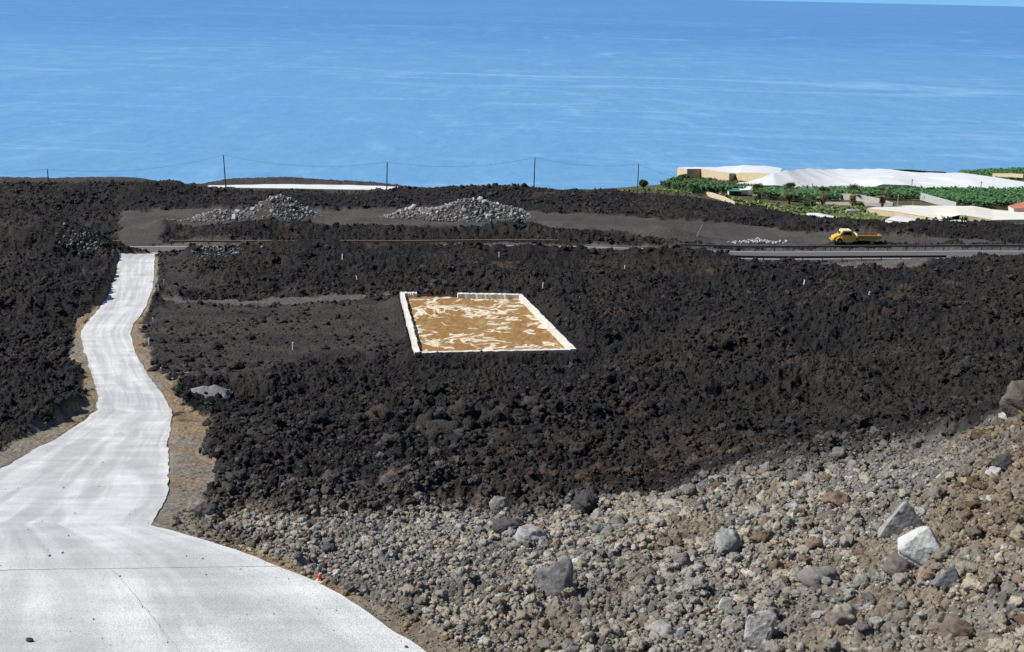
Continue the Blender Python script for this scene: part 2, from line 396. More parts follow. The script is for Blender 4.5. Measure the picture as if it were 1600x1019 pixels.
# ------------------------------------------------------------------ helpers: materials
def mat(name):
    m = bpy.data.materials.new(name); m.use_nodes = True
    return m, m.node_tree, m.node_tree.nodes['Principled BSDF']
def N(t, kind, **kw):
    n = t.nodes.new(kind)
    for k, v in kw.items():
        if k.startswith('i_'):
            k = k[2:]; n.inputs[int(k) if k.isdigit() else k.replace('_', ' ')].default_value = v
        else: setattr(n, k, v)
    return n
def simple(name, col, rough=0.8, var=0.15, scale=3.0, bumpk=0.15, metal=0.0, spec=0.3):
    m, t, b = mat(name)
    tc = N(t, 'ShaderNodeTexCoord'); nz = N(t, 'ShaderNodeTexNoise', i_Scale=scale, i_Detail=6.0, i_Roughness=0.65)
    t.links.new(tc.outputs['Object'], nz.inputs['Vector'])
    mp = N(t, 'ShaderNodeMapRange'); mp.inputs[1].default_value = .25; mp.inputs[2].default_value = .75; mp.inputs[3].default_value = 1 - var; mp.inputs[4].default_value = 1 + var
    t.links.new(nz.outputs[0], mp.inputs[0])
    mx = N(t, 'ShaderNodeMix', data_type='RGBA', blend_type='MULTIPLY'); mx.inputs[0].default_value = 1
    mx.inputs[6].default_value = (*col, 1); t.links.new(mp.outputs[0], mx.inputs[7]); t.links.new(mx.outputs[2], b.inputs['Base Color'])
    b.inputs['Roughness'].default_value = rough; b.inputs['Metallic'].default_value = metal; b.inputs['Specular IOR Level'].default_value = spec
    if bumpk:
        bp = N(t, 'ShaderNodeBump', i_Strength=bumpk, i_Distance=0.05)
        t.links.new(nz.outputs[0], bp.inputs['Height']); t.links.new(bp.outputs[0], b.inputs['Normal'])
    return m
def stone_mat(name, scale, bumpd, var=0.35, spec=0.25, strength=0.8):
    """mineral surface: colour from the stone's own tint, pitted grain at two sizes"""
    m, t, b = mat(name)
    at = N(t, 'ShaderNodeAttribute', attribute_name='tint')
    tc = N(t, 'ShaderNodeTexCoord')
    n1 = N(t, 'ShaderNodeTexNoise', i_Scale=scale, i_Detail=8.0, i_Roughness=0.7)
    t.links.new(tc.outputs['Object'], n1.inputs['Vector'])
    v1 = N(t, 'ShaderNodeTexVoronoi', i_Scale=scale * 1.7); t.links.new(tc.outputs['Object'], v1.inputs['Vector'])
    mp = N(t, 'ShaderNodeMapRange'); mp.inputs[1].default_value = .3; mp.inputs[2].default_value = .7; mp.inputs[3].default_value = 1 - var; mp.inputs[4].default_value = 1 + var
    t.links.new(n1.outputs[0], mp.inputs[0])
    mx = N(t, 'ShaderNodeMix', data_type='RGBA', blend_type='MULTIPLY'); mx.inputs[0].default_value = 1
    t.links.new(at.outputs['Color'], mx.inputs[6]); t.links.new(mp.outputs[0], mx.inputs[7]); t.links.new(mx.outputs[2], b.inputs['Base Color'])
    ad = N(t, 'ShaderNodeMath', operation='ADD'); t.links.new(n1.outputs[0], ad.inputs[0])
    ml = N(t, 'ShaderNodeMath', operation='MULTIPLY'); ml.inputs[1].default_value = 0.5
    t.links.new(v1.outputs['Distance'], ml.inputs[0]); t.links.new(ml.outputs[0], ad.inputs[1])
    bp = N(t, 'ShaderNodeBump', i_Strength=strength, i_Distance=bumpd)
    t.links.new(ad.outputs[0], bp.inputs['Height']); t.links.new(bp.outputs[0], b.inputs['Normal'])
    b.inputs['Roughness'].default_value = 0.9; b.inputs['Specular IOR Level'].default_value = spec
    return m
M_GROUND = stone_mat('lava_ground', 2.6, 0.22, 0.4, 0.15)
M_RUBBLE = stone_mat('rubble_stone', 9.0, 0.06, 0.3, 0.2)
M_CLINK = stone_mat('clinker_stone', 3.5, 0.2, 0.4, 0.2)

# ------------------------------------------------------------------ the ground, one sheet to the coast
def build_ground():
    us = np.concatenate([np.linspace(-1.3, -0.5, 60, endpoint=False), np.linspace(-0.5, 0.5, 1120), np.linspace(0.5, 1.3, 61)[1:]])
    d = [7.0]
    while d[-1] < 222:
        zc = 12 + 25 * min(1, max(0, (d[-1] - 24) / 150.0)) ** 0.6
        d.append(d[-1] + max(0.02, 1.15 * d[-1] ** 2 / (zc * F_PX)))
    while d[-1] < 330: d.append(d[-1] + 0.9)
    while d[-1] < 1100: d.append(d[-1] * 1.012)
    d = np.array(d)
    U, D = np.meshgrid(us, d)
    X = U * D; Y = D
    m = masks(X, Y)
    Z, (ia, ib, ic, idd, a, b, c, dd) = height(X, Y, m, True)
    # surface colours of the materials lying there
    x = X.astype(np.float32); y = Y.astype(np.float32)
    n1 = fbm(x / 6, y / 6, 201, 4); n2 = fbm(x / 22, y / 22, 211, 3); n3 = fbm(x / 1.2, y / 1.2, 221, 3)
    L = lambda p, q, t: np.array(p) * (1 - t[..., None]) + np.array(q) * t[..., None]
    lava = L((.0175, .0163, .016), (.029, .025, .022), sstep(.42, .7, n1 * .6 + n2 * .4))
    lava = lava * (0.6 + 0.9 * ib * .5 + .9 * ic * .5)[..., None]
    lava = L((0, 0, 0), (.045, .026, .016), sstep(.70, .82, fbm(x / 5, y / 5, 231, 4))) * 0.6 + lava
    rub = L((.17, .16, .145), (.20, .165, .12), sstep(.4, .65, n1)) * (0.6 + .4 * ic + .4 * idd)[..., None]
    dirt = L((.24, .175, .105), (.20, .175, .14), sstep(.4, .65, n1)) * (.8 + .4 * n3)[..., None]
    smooth = L((.038, .034, .0315), (.055, .048, .042), sstep(.35, .65, fbm(x / 7, y / 2.2, 241, 4)))
    yard = L((.064, .057, .052), (.080, .071, .064), sstep(.35, .65, n1)) * (.8 + .4 * n3)[..., None]
    track = np.broadcast_to(np.array((.10, .092, .085)), lava.shape) * (.8 + .4 * n3)[..., None]
    verge = np.broadcast_to(np.array((.105, .094, .085)), lava.shape) * (.7 + .6 * n3)[..., None]
    soil = L((.10, .085, .05), (.075, .085, .035), sstep(.4, .6, n1))
    col = lava
    B = lambda c_, k_, t: c_ * (1 - t[..., None]) + k_ * t[..., None]
    col = B(col, smooth, m['smooth'] * .85); col = B(col, rub, m['rub']); col = B(col, track, m['track']); col = B(col, yard, m['yard']); col = B(col, verge, m['verge'])
    col = B(col, dirt, m['dirt'] * sstep(.25, .45, n3 * .5 + n1 * .5 + .08)); col = B(col, verge, m['coast'])
    col = B(col, soil, m['beyond'] * (1 - m['knoll']))
    hill = m['beyond'] * (1 - sstep(.02, .08, X / Y))
    col = B(col, np.broadcast_to(np.array((.055, .048, .044)), lava.shape), hill * (1 - sstep(300, 400, Y)))
    nr, nc = X.shape
    idx = np.arange(nr * nc).reshape(nr, nc)
    F = np.stack([idx[:-1, :-1], idx[:-1, 1:], idx[1:, 1:], idx[1:, :-1]], -1).reshape(-1, 4)
    o = npmesh('ground', np.stack([X, Y, Z], -1).reshape(-1, 3), F, M_GROUND, col.reshape(-1, 3))
    tag(o, 'black lava field with grey yard and brown dirt shoulders', 'ground', kind='structure')
build_ground()

# ------------------------------------------------------------------ sea
def build_sea():
    m, t, b = mat('sea_water')
    tc = N(t, 'ShaderNodeTexCoord')
    def noise(sx, sy, scale, det=4.0, dist=0.0, rot=0.0, rough=.55):
        mp = N(t, 'ShaderNodeMapping'); mp.inputs['Scale'].default_value = (sx, sy, 1); mp.inputs['Rotation'].default_value = (0, 0, rot)
        t.links.new(tc.outputs['Object'], mp.inputs[0])
        n = N(t, 'ShaderNodeTexNoise', i_Scale=scale, i_Detail=det, i_Distortion=dist, i_Roughness=rough); t.links.new(mp.outputs[0], n.inputs['Vector'])
        return n.outputs[0]
    def rng(s, a, b_, c, d):
        mp = N(t, 'ShaderNodeMapRange'); mp.interpolation_type = 'SMOOTHSTEP'
        for i, v in enumerate((a, b_, c, d)): mp.inputs[i + 1].default_value = v
        t.links.new(s, mp.inputs[0]); return mp.outputs[0]
    def math_(op, p, q=None, v=None):
        n = N(t, 'ShaderNodeMath', operation=op); t.links.new(p, n.inputs[0])
        if q is not None: t.links.new(q, n.inputs[1])
        if v is not None: n.inputs[1].default_value = v
        return n.outputs[0]
    def mix(f, p, q):
        n = N(t, 'ShaderNodeMix', data_type='RGBA'); t.links.new(f, n.inputs[0])
        for i, s in ((6, p), (7, q)):
            if isinstance(s, tuple): n.inputs[i].default_value = (*s, 1)
            else: t.links.new(s, n.inputs[i])
        return n.outputs[2]
    sep = N(t, 'ShaderNodeSeparateXYZ'); t.links.new(tc.outputs['Object'], sep.inputs[0])
    deep = rng(sep.outputs['Y'], 900.0, 6000.0, 0.0, 1.0)
    big = rng(noise(1 / 2600, 1 / 1500, 1.0, 3.0, 0.6), .35, .65, 0, 1)
    c = mix(deep, (.15, .335, .53), (.078, .22, .47))
    c = mix(math_('MULTIPLY', big, v=.35), c, (.095, .27, .55))
    # slicks: thin lines where a stretched noise crosses its middle value
    out = c
    for sx, sy, rot, wd, k in ((1 / 1900, 1 / 520, .25, .011, .36), (1 / 900, 1 / 200, -.06, .014, .26), (1 / 4500, 1 / 1700, .16, .007, .36), (1 / 420, 1 / 60, .08, .02, .15)):
        nz = noise(sx, sy, 1.0, 5.0, .8, rot, .5)
        ab = math_('ABSOLUTE', math_('SUBTRACT', nz, v=.5))
        line = rng(ab, 0, wd, 1, 0)
        gate = rng(noise(sx * 1.3, sy * .7, 1.0, 2.0, 0, rot + .3), .40, .58, 0, k)
        out = mix(math_('MULTIPLY', line, gate), out, (.36, .57, .78))
    rip = noise(1 / 14, 1 / 34, 1.0, 6.0, 0, 0, .75)
    out = mix(rng(rip, .35, .7, 0, .45), out, (.085, .24, .47))
    rip2 = noise(1 / 70, 1 / 260, 1.0, 6.0, 0, .05, .8)
    out = mix(rng(rip2, .5, .72, 0, .4), out, (.26, .46, .66))
    out = mix(rng(rip2, .5, .3, 0, .35), out, (.075, .22, .46))
    t.links.new(out, b.inputs['Base Color'])
    b.inputs['Roughness'].default_value = .5; b.inputs['IOR'].default_value = 1.33; b.inputs['Specular IOR Level'].default_value = .25
    bp = N(t, 'ShaderNodeBump', i_Strength=.5, i_Distance=1.2); t.links.new(rip, bp.inputs['Height']); t.links.new(bp.outputs[0], b.inputs['Normal'])
    ys = np.array([-20000, 0, 800, 2000, 8000, 40000, 160000, 320000.]); xs = np.array([-160000, -40000, -8000, -1500, 0, 1500, 8000, 40000, 160000.])
    X, Y = np.meshgrid(xs, ys); nr, nc = X.shape; idx = np.arange(nr * nc).reshape(nr, nc)
    F = np.stack([idx[:-1, :-1], idx[:-1, 1:], idx[1:, 1:], idx[1:, :-1]], -1).reshape(-1, 4)
    o = npmesh('sea', np.stack([X, Y, np.full_like(X, SEA_Z)], -1).reshape(-1, 3), F, m)
    tag(o, 'calm blue ocean streaked with pale slicks', 'sea', kind='structure')
build_sea()

# ------------------------------------------------------------------ roads
def build_road():
    m, t, b = mat('pale_concrete')
    at = N(t, 'ShaderNodeAttribute', attribute_name='along'); tc = N(t, 'ShaderNodeTexCoord')
    def noise(src, sx, sy, det=5.0, rough=.6, dist=0.):
        mp = N(t, 'ShaderNodeMapping'); mp.inputs['Scale'].default_value = (sx, sy, 1 if src is at else sx); t.links.new(src.outputs['Vector' if src is at else 'Object'], mp.inputs[0])
        n = N(t, 'ShaderNodeTexNoise', i_Scale=1.0, i_Detail=det, i_Roughness=rough, i_Distortion=dist); t.links.new(mp.outputs[0], n.inputs['Vector']); return n.outputs[0]
    def rng(s, a, b_, c, d):
        mp = N(t, 'ShaderNodeMapRange'); mp.interpolation_type = 'SMOOTHSTEP'
        for i, v in enumerate((a, b_, c, d)): mp.inputs[i + 1].default_value = v
        t.links.new(s, mp.inputs[0]); return mp.outputs[0]
    def mul(p, q):
        n = N(t, 'ShaderNodeMath', operation='MULTIPLY'); t.links.new(p, n.inputs[0]); t.links.new(q, n.inputs[1]); return n.outputs[0]
    s1 = rng(noise(at, 7.0, .06, 5., .6, .5), .36, .66, .78, 1.08)      # wheel tracks along the road
    s2 = rng(noise(at, .8, .9, 6.),   .3, .7, .92, 1.05)       # trowel bands across
    s3 = rng(noise(tc, .35, .35, 6., .6), .35, .7, .84, 1.06)
    s4 = rng(noise(tc, 26., 26., 3., .7), .3, .55, .70, 1.04)         # grit
    s5 = rng(noise(tc, 3.2, 3.2, 8., .75), .28, .4, .72, 1.0)       # pits
    k = mul(mul(mul(s1, s2), mul(s3, s4)), s5)
    mx = N(t, 'ShaderNodeMix', data_type='RGBA', blend_type='MULTIPLY'); mx.inputs[0].default_value = 1
    mx.inputs[6].default_value = (.655, .65, .63, 1); t.links.new(k, mx.inputs[7]); t.links.new(mx.outputs[2], b.inputs['Base Color'])
    b.inputs['Roughness'].default_value = .85; b.inputs['Specular IOR Level'].default_value = .25
    bp = N(t, 'ShaderNodeBump', i_Strength=.7, i_Distance=.04); t.links.new(k, bp.inputs['Height']); t.links.new(bp.outputs[0], b.inputs['Normal'])
    d = [8.0]
    while d[-1] < 168.5: d.append(d[-1] + max(.10, .004 * d[-1]))
    d = np.array(d); nc = 64
    sl = np.argsort(gl[:, 1]); sr = np.argsort(gr[:, 1])
    xl = np.interp(d, gl[sl, 1], gl[sl, 0]); xr = np.interp(d, gr[sr, 1], gr[sr, 0])
    # uneven poured edges
    xl = xl + (fbm(d / 1.6, d * 0 + 3, 5, 3) - .5) * .3; xr = xr + (fbm(d / 1.6, d * 0 + 9, 6, 3) - .5) * .22
    s = np.linspace(0, 1, nc)
    X = xl[:, None] * (1 - s) + xr[:, None] * s; Y = np.repeat(d[:, None], nc, 1)
    Z = base(X, Y) + .05 + (fbm(X / 4, Y / 4, 8, 2) - .5) * .08
    # the end flares onto the coast road
    rows_n = len(d)
    top = np.stack([X, Y, Z], -1)
    jag = (fbm(d / .5, d * 0 + 4, 12, 3) - .5)[:, None, None] * np.array([.12, 0, 0])
    le = top[:, :1] + np.array([-.03, 0, -.55]); re = top[:, -1:] + np.array([.05, 0, -.55])
    G = np.concatenate([le, top[:, :1], top, top[:, -1:], re], 1); nc2 = nc + 4
    UV = np.zeros_like(G); UV[:, 2:-2, 0] = s * np.minimum(1.2, (xr - xl)[:, None] / 5); UV[:, :, 1] = d[:, None]; UV[:, -1, 0] = 1
    idx = np.arange(rows_n * nc2).reshape(rows_n, nc2)
    Q = np.stack([idx[:-1, :-1], idx[:-1, 1:], idx[1:, 1:], idx[1:, :-1]], -1); Q = np.delete(Q, [1, nc2 - 3], 1); F = Q.reshape(-1, 4)
    o = npmesh('concrete_road', G.reshape(-1, 3), F, m, smooth=True, uv=UV.reshape(-1, 3))
    tag(o, 'white concrete track winding down to the coast road', 'road', kind='structure')
    def road_z(x, y): return float(base(np.array(x), np.array(y))) + .05 + float((fbm(np.array([x / 4]), np.array([y / 4]), 8, 2)[0] - .5) * .08)
    mj = simple('dark_joint', (.30, .295, .28), .9, .4, 6)
    def strip(pxs, wd, name):
        bm = bmesh.new(); pts = []
        for (a, b_) in zip(pxs, pxs[1:]):
            for k_ in range(14):
                f = k_ / 14; q = g1(a[0] + (b_[0] - a[0]) * f, a[1] + (b_[1] - a[1]) * f); pts.append(Vector((q[0] + random.uniform(-.02, .02), q[1] + random.uniform(-.025, .025), 0)))
        prev = None
        for i, p in enumerate(pts):
            tdir = (pts[min(i + 1, len(pts) - 1)] - pts[max(0, i - 1)]).normalized(); nrm = Vector((-tdir.y, tdir.x, 0)) * wd * random.uniform(.4, 1.2)
            q = [bm.verts.new((v.x, v.y, road_z(v.x, v.y) + .006)) for v in (p - nrm, p + nrm)]
            if prev: bm.faces.new((prev[0], q[0], q[1], prev[1]))
            prev = q
        o = obj(name, bm, mj); tag(o, kind='structure')
    strip([(-40, 894), (100, 891), (250, 889), (400, 887), (438, 887)], .022, 'road_joint')
    strip([(153, 648), (210, 646), (269, 647)], .03, 'road_joint')
    strip([(178, 893), (205, 925), (245, 975), (285, 1024), (330, 1080)], .010, 'road_joint')
build_road()

def build_grit():
    g = np.random.default_rng(15); n = 1500
    D = 20 * (60 / 20) ** g.random(n); U = g.uniform(-.5, .06, n); X, Y = U * D, D
    k = sdf(X, Y, PG_ROAD) < -.05; X, Y = X[k], Y[k]; e = sdf(X, Y, PG_ROAD)
    keep = g.random(len(X)) < .25 + .75 * np.exp(e / .5); X, Y = X[keep], Y[keep]; n = len(X)
    r = np.clip(.009 * (1 - g.random(n)) ** (-1 / 2.2), .009, .045)
    Z = base(X, Y) + .05 + (fbm(X / 4, Y / 4, 8, 2) - .5) * .08
    o = scatter('gravel', np.stack([X, Y, Z + r * .5], -1), r, np.array((.17, .16, .14)) * g.uniform(.4, 1.4, n)[:, None], [stone_shape(1, 880 + i, 7, .76, .15, .05) for i in range(5)], M_RUBBLE, g)
    tag(o, 'scattered grit lying on the near concrete', 'grit', kind='stuff')

def build_coast_road():
    m = simple('worn_asphalt', (.105, .107, .106), .85, .12, 1.5, .1)
    xs = np.linspace(-150, 170, 240)
    def ribbon(name, o0, o1, lift, mt, x0=-150, x1=170):
        x = xs[(xs >= x0) & (xs <= x1)]
        zb = base0(x, road_y(x, 0))
        a = np.stack([x, road_y(x, o0), zb + lift], -1); b = np.stack([x, road_y(x, o1), zb + lift], -1)
        G = np.stack([a, b], 1).reshape(-1, 3); n = len(x); i = np.arange(n - 1) * 2
        o = npmesh(name, G, np.stack([i, i + 2, i + 3, i + 1], -1), mt); tag(o, kind='structure'); return o
    o = ribbon('asphalt_road', -CR_W, CR_W, .04, m); tag(o, 'grey asphalt coast road behind guard rails', 'road')
    mw = simple('road_paint', (.62, .62, .58), .7, .25, 2)
    ribbon('edge_line', CR_W - .45, CR_W - .30, .048, mw); ribbon('edge_line', -CR_W + .30, -CR_W + .45, .048, mw)
    # concrete apron where the track meets the road
    mc = simple('apron_concrete', (.60, .60, .57), .85, .12, 1.2, .1)
    q0 = P(180, 397, 168); q1 = P(268, 397, 168)
    bm = bmesh.new()
    y0 = 168.2
    pts = [(gl[0, 0] - .2, y0), (gr[0, 0] + .3, y0), (gr[0, 0] + 2.6, road_y(gr[0, 0], -CR_W) - .25), (gr[0, 0] + 2.6, road_y(gr[0, 0], -CR_W) - .02), (gl[0, 0] - .8, road_y(gl[0, 0], -CR_W) - .02), (gl[0, 0] - .6, y0 + .5)]
    za = float(base0(gl[0, 0], 172.6)) + .035
    add_poly(bm, [(x, y, za if y > y0 + 1 else float(base(np.array(x), np.array(y))) + .075) for x, y in pts])
    o = obj('road_apron', bm, mc); tag(o, kind='structure')
build_coast_road()

# ------------------------------------------------------------------ stones
def ico(sub):
    bm = bmesh.new(); bmesh.ops.create_icosphere(bm, subdivisions=sub, radius=1)
    v = np.array([p.co[:] for p in bm.verts]); f = np.array([[q.index for q in p.verts] for p in bm.faces]); bm.free(); return v, f
ICO = {s: ico(s) for s in (1, 2, 3, 4)}
def v3noise(p, s, f):
    return (vnoise(p[:, 0] * f + p[:, 2] * 1.7 * f + 31, p[:, 1] * f - p[:, 2] * .9 * f + 17, s) - .5) * 2
def stone_shape(sub, seed, cuts=9, cut=0.72, lump=0.16, rag=0.06):
    r = np.random.default_rng(seed); v, f = ICO[sub]; v = v.copy()
    rad = np.ones(len(v))
    for _ in range(cuts):
        n = r.normal(size=3); n /= np.linalg.norm(n); c = r.uniform(cut - .16, cut + .16)
        dt = v @ n; rad = np.minimum(rad, np.where(dt > 1e-3, c / np.maximum(dt, 1e-3), 9))
    rad = np.minimum(rad, 1.0) * (1 + lump * v3noise(v, seed, 1.3) + rag * v3noise(v, seed + 5, 2.9) + rag * .7 * v3noise(v, seed + 9, 6.1))
    if rag >= .1: rad = rad * (1 + rag * 1.2 * (.5 - 2 * np.abs(v3noise(v, seed + 15, 2.3))) + rag * .8 * (.5 - 2 * np.abs(v3noise(v, seed + 19, 4.9))))
    v = v * rad[:, None] * r.uniform(.75, 1.15, 3)
    return v, f
def rand_rot(n, rng):
    q = rng.normal(size=(n, 4)); q /= np.linalg.norm(q, axis=1)[:, None]
    w_, x, y, z = q.T
    return np.stack([np.stack([1 - 2 * (y * y + z * z), 2 * (x * y - z * w_), 2 * (x * z + y * w_)], -1), np.stack([2 * (x * y + z * w_), 1 - 2 * (x * x + z * z), 2 * (y * z - x * w_)], -1),
                     np.stack([2 * (x * z - y * w_), 2 * (y * z + x * w_), 1 - 2 * (x * x + y * y)], -1)], 1)
def scatter(name, pos, rad, col, shapes, mt, rng):
    n = len(pos); which = rng.integers(0, len(shapes), n); rot = rand_rot(n, rng)
    VV, FF, CC, off = [], [], [], 0
    for k, (v, f) in enumerate(shapes):
        i = np.where(which == k)[0]
        if not len(i): continue
        w_ = np.einsum('nij,vj->nvi', rot[i], v) * rad[i][:, None, None]
        w_[:, :, 2] *= .85
        w_ += pos[i][:, None, :]
        nv = len(v)
        VV.append(w_.reshape(-1, 3)); FF.append((f[None] + (np.arange(len(i)) * nv)[:, None, None] + off).reshape(-1, 3)); CC.append(np.repeat(col[i], nv, 0)); off += len(i) * nv
    return npmesh(name, np.concatenate(VV), np.concatenate(FF), mt, np.concatenate(CC))

def build_rubble():
    rng = np.random.default_rng(5)
    n = 240000
    D = np.sqrt(rng.uniform(13 ** 2, 62 ** 2, n)); U = rng.uniform(-.3, .56, n)
    keep = rng.uniform(size=n) < np.clip((30 / D) ** 1.2, 0, 1); D, U = D[keep], U[keep]
    X, Y = U * D, D
    m = masks(X, Y)
    edge = np.clip(m['rub'] + .0, 0, 1) * (m['sroad'] > .12)
    patch = fbm(X / 2.6, Y / 2.6, 301, 3)
    k = (rng.uniform(size=len(X)) < edge * np.where(patch > .55, .5, 1.0) * (1 - .35 * m['dirt']))
    X, Y = X[k], Y[k]; patch = patch[k]; dirt = m['dirt'][k]; U_ = X / Y + (fbm(X / 3, Y / 3, 305, 2) - .5) * .3
    n = len(X); Z = height(X, Y)
    r = .033 * (1 - rng.uniform(size=n)) ** (-1 / 2.4); r = np.clip(r, .034, .22) * np.clip(Y / 30, .85, 1.1)
    r = np.where(patch > .55, np.minimum(r * .8, .16), r); r = np.where(U_ < .04, np.minimum(r, .15), r)
    r = np.where(dirt > .5, np.minimum(r * .7, .11), r)
    t1 = np.array((.265, .252, .222)); t2 = np.array((.30, .265, .205)); t3 = np.array((.15, .14, .128)); t4 = np.array((.165, .12, .085)); t5 = np.array((.34, .33, .30))
    pick = rng.uniform(size=n) * .7 + .15 + (fbm(X / 2.4, Y / 2.4, 311, 3) - .5) * 1.1
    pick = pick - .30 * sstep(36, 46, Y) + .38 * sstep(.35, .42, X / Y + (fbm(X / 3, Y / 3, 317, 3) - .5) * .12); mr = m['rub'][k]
    col = np.where((pick < .22)[:, None], t3, np.where((pick < .56)[:, None], t1, np.where((pick < .86)[:, None], t2, np.where((pick < .98)[:, None], t4, t2))))
    ga, gb = P(1085, 808, 33.5)[:2], P(840, 1000, 25)[:2]
    tt = np.clip(((X - ga[0]) * (gb[0] - ga[0]) + (Y - ga[1]) * (gb[1] - ga[1])) / ((gb - ga) ** 2).sum(), 0, 1)
    gd = np.hypot(X - ga[0] - tt * (gb[0] - ga[0]), Y - ga[1] - tt * (gb[1] - ga[1])) + (fbm(X / 1.5, Y / 1.5, 331, 3) - .5) * 1.3
    gul = 1 - sstep(.25, .95, gd)
    r = np.where(rng.uniform(size=n) < gul * .9, np.minimum(r * .6, .05), r)
    col = col * (1 - .75 * gul[:, None]) + .75 * gul[:, None] * np.array((.19, .155, .11))
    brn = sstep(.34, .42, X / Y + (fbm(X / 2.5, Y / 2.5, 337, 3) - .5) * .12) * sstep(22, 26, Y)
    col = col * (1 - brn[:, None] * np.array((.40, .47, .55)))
    col = np.where((rng.uniform(size=n) < .05 * (1 - gul))[:, None], t5, col)
    col = np.where((dirt > .5)[:, None], np.array((.27, .21, .135)), col)
    col = col * rng.uniform(.62, 1.32, n)[:, None] * (.35 + .65 * sstep(.35, .95, mr))[:, None]
    pos = np.stack([X, Y, Z + r * .25], -1)
    big = r > .10
    s1 = [stone_shape(2, 400 + i, 6, .8, .26, .14) for i in range(10)]; s2 = [stone_shape(3, 430 + i, 8, .78, .28, .17) for i in range(14)]
    s0 = [stone_shape(1, 460 + i, 5, .8, .25, .12) for i in range(10)]
    tiny = r < .06
    for k, sh in ((tiny, s0), (~tiny & ~big, s1), (big, s2)):
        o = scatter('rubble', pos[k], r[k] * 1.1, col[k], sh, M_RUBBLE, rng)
        tag(o, 'loose grey and brown lava rubble on the near bank', 'rubble', kind='stuff')
    print('rubble', n, big.sum())
build_grit()
build_rubble()

def build_clinker():
    rng = np.random.default_rng(6)
    n = 210000
    s_ = rng.uniform(size=n); D = 38 * (240 / 38) ** s_
    U = rng.uniform(-.52, .52, n); X, Y = U * D, D
    m = masks(X, Y)
    k = rng.uniform(size=n) < np.clip(m['lava'] * 1.1 - .12, 0, 1)
    X, Y = X[k], Y[k]; n = len(X)
    clump = fbm(X / 7, Y / 7, 321, 3)
    r = (.00085 - .00025 * sstep(80, 160, Y)) * Y * (1 - rng.uniform(size=n)) ** (-1 / 2.9); r = np.clip(r, .045, .40) * (.7 + .6 * sstep(.45, .65, clump))
    for px, py, rad in ((690, 660, 8.0), (740, 640, 6.0), (640, 680, 6.0), (465, 500, 5.0)):
        q = g1(px, py); r = r * (1 + .45 * np.exp(-((X - q[0]) ** 2 + (Y - q[1]) ** 2) / rad ** 2))
    Z = height(X, Y)
    base_c = np.array((.0205, .0190, .0185)); br = np.array((.036, .0285, .0235)); gy = np.array((.042, .0395, .0375))
    p = rng.uniform(size=n) + (clump - .5) * .6 - .12 * sstep(60, 45, Y) * 0
    col = np.where((p < .62)[:, None], base_c, np.where((p < .87)[:, None], br, gy)) * rng.uniform(.6, 1.35, n)[:, None]
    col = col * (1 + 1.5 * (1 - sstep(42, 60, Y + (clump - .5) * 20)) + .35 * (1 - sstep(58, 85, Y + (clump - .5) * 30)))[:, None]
    for px, py, d0, rad in ((915, 765, 46, 4.5), (1010, 735, 52, 4.0), (1130, 715, 58, 5.0)):
        q = P(px, py, d0); e = np.exp(-((X - q[0]) ** 2 + ((Y - q[1]) / 1.6) ** 2) / rad ** 2) * sstep(.35, .6, clump + .1)
        col = col * (1 - e[:, None]) + e[:, None] * np.array((.068, .050, .032)) * rng.uniform(.6, 1.3, n)[:, None]
    pos = np.stack([X, Y, Z + r * .1], -1)
    pxs = r / Y * 1900
    small = pxs < 3.2; huge = pxs > 8.5
    s1 = [stone_shape(1, 500 + i, 5, .8, .3, .16) for i in range(10)]; s2 = [stone_shape(2, 530 + i, 6, .82, .32, .2) for i in range(12)]; s3 = [stone_shape(3, 560 + i, 6, .82, .32, .2) for i in range(12)]
    for k, sh in ((small, s1), (~small & ~huge, s2), (huge, s3)):
        o = scatter('lava_clinker', pos[k], r[k] * 1.1, col[k], sh, M_CLINK, rng)
        tag(o, 'loose black lava clinker strewn over the field', 'lava clinker', kind='stuff')
    print('clinker', n, small.sum(), huge.sum())
build_clinker()

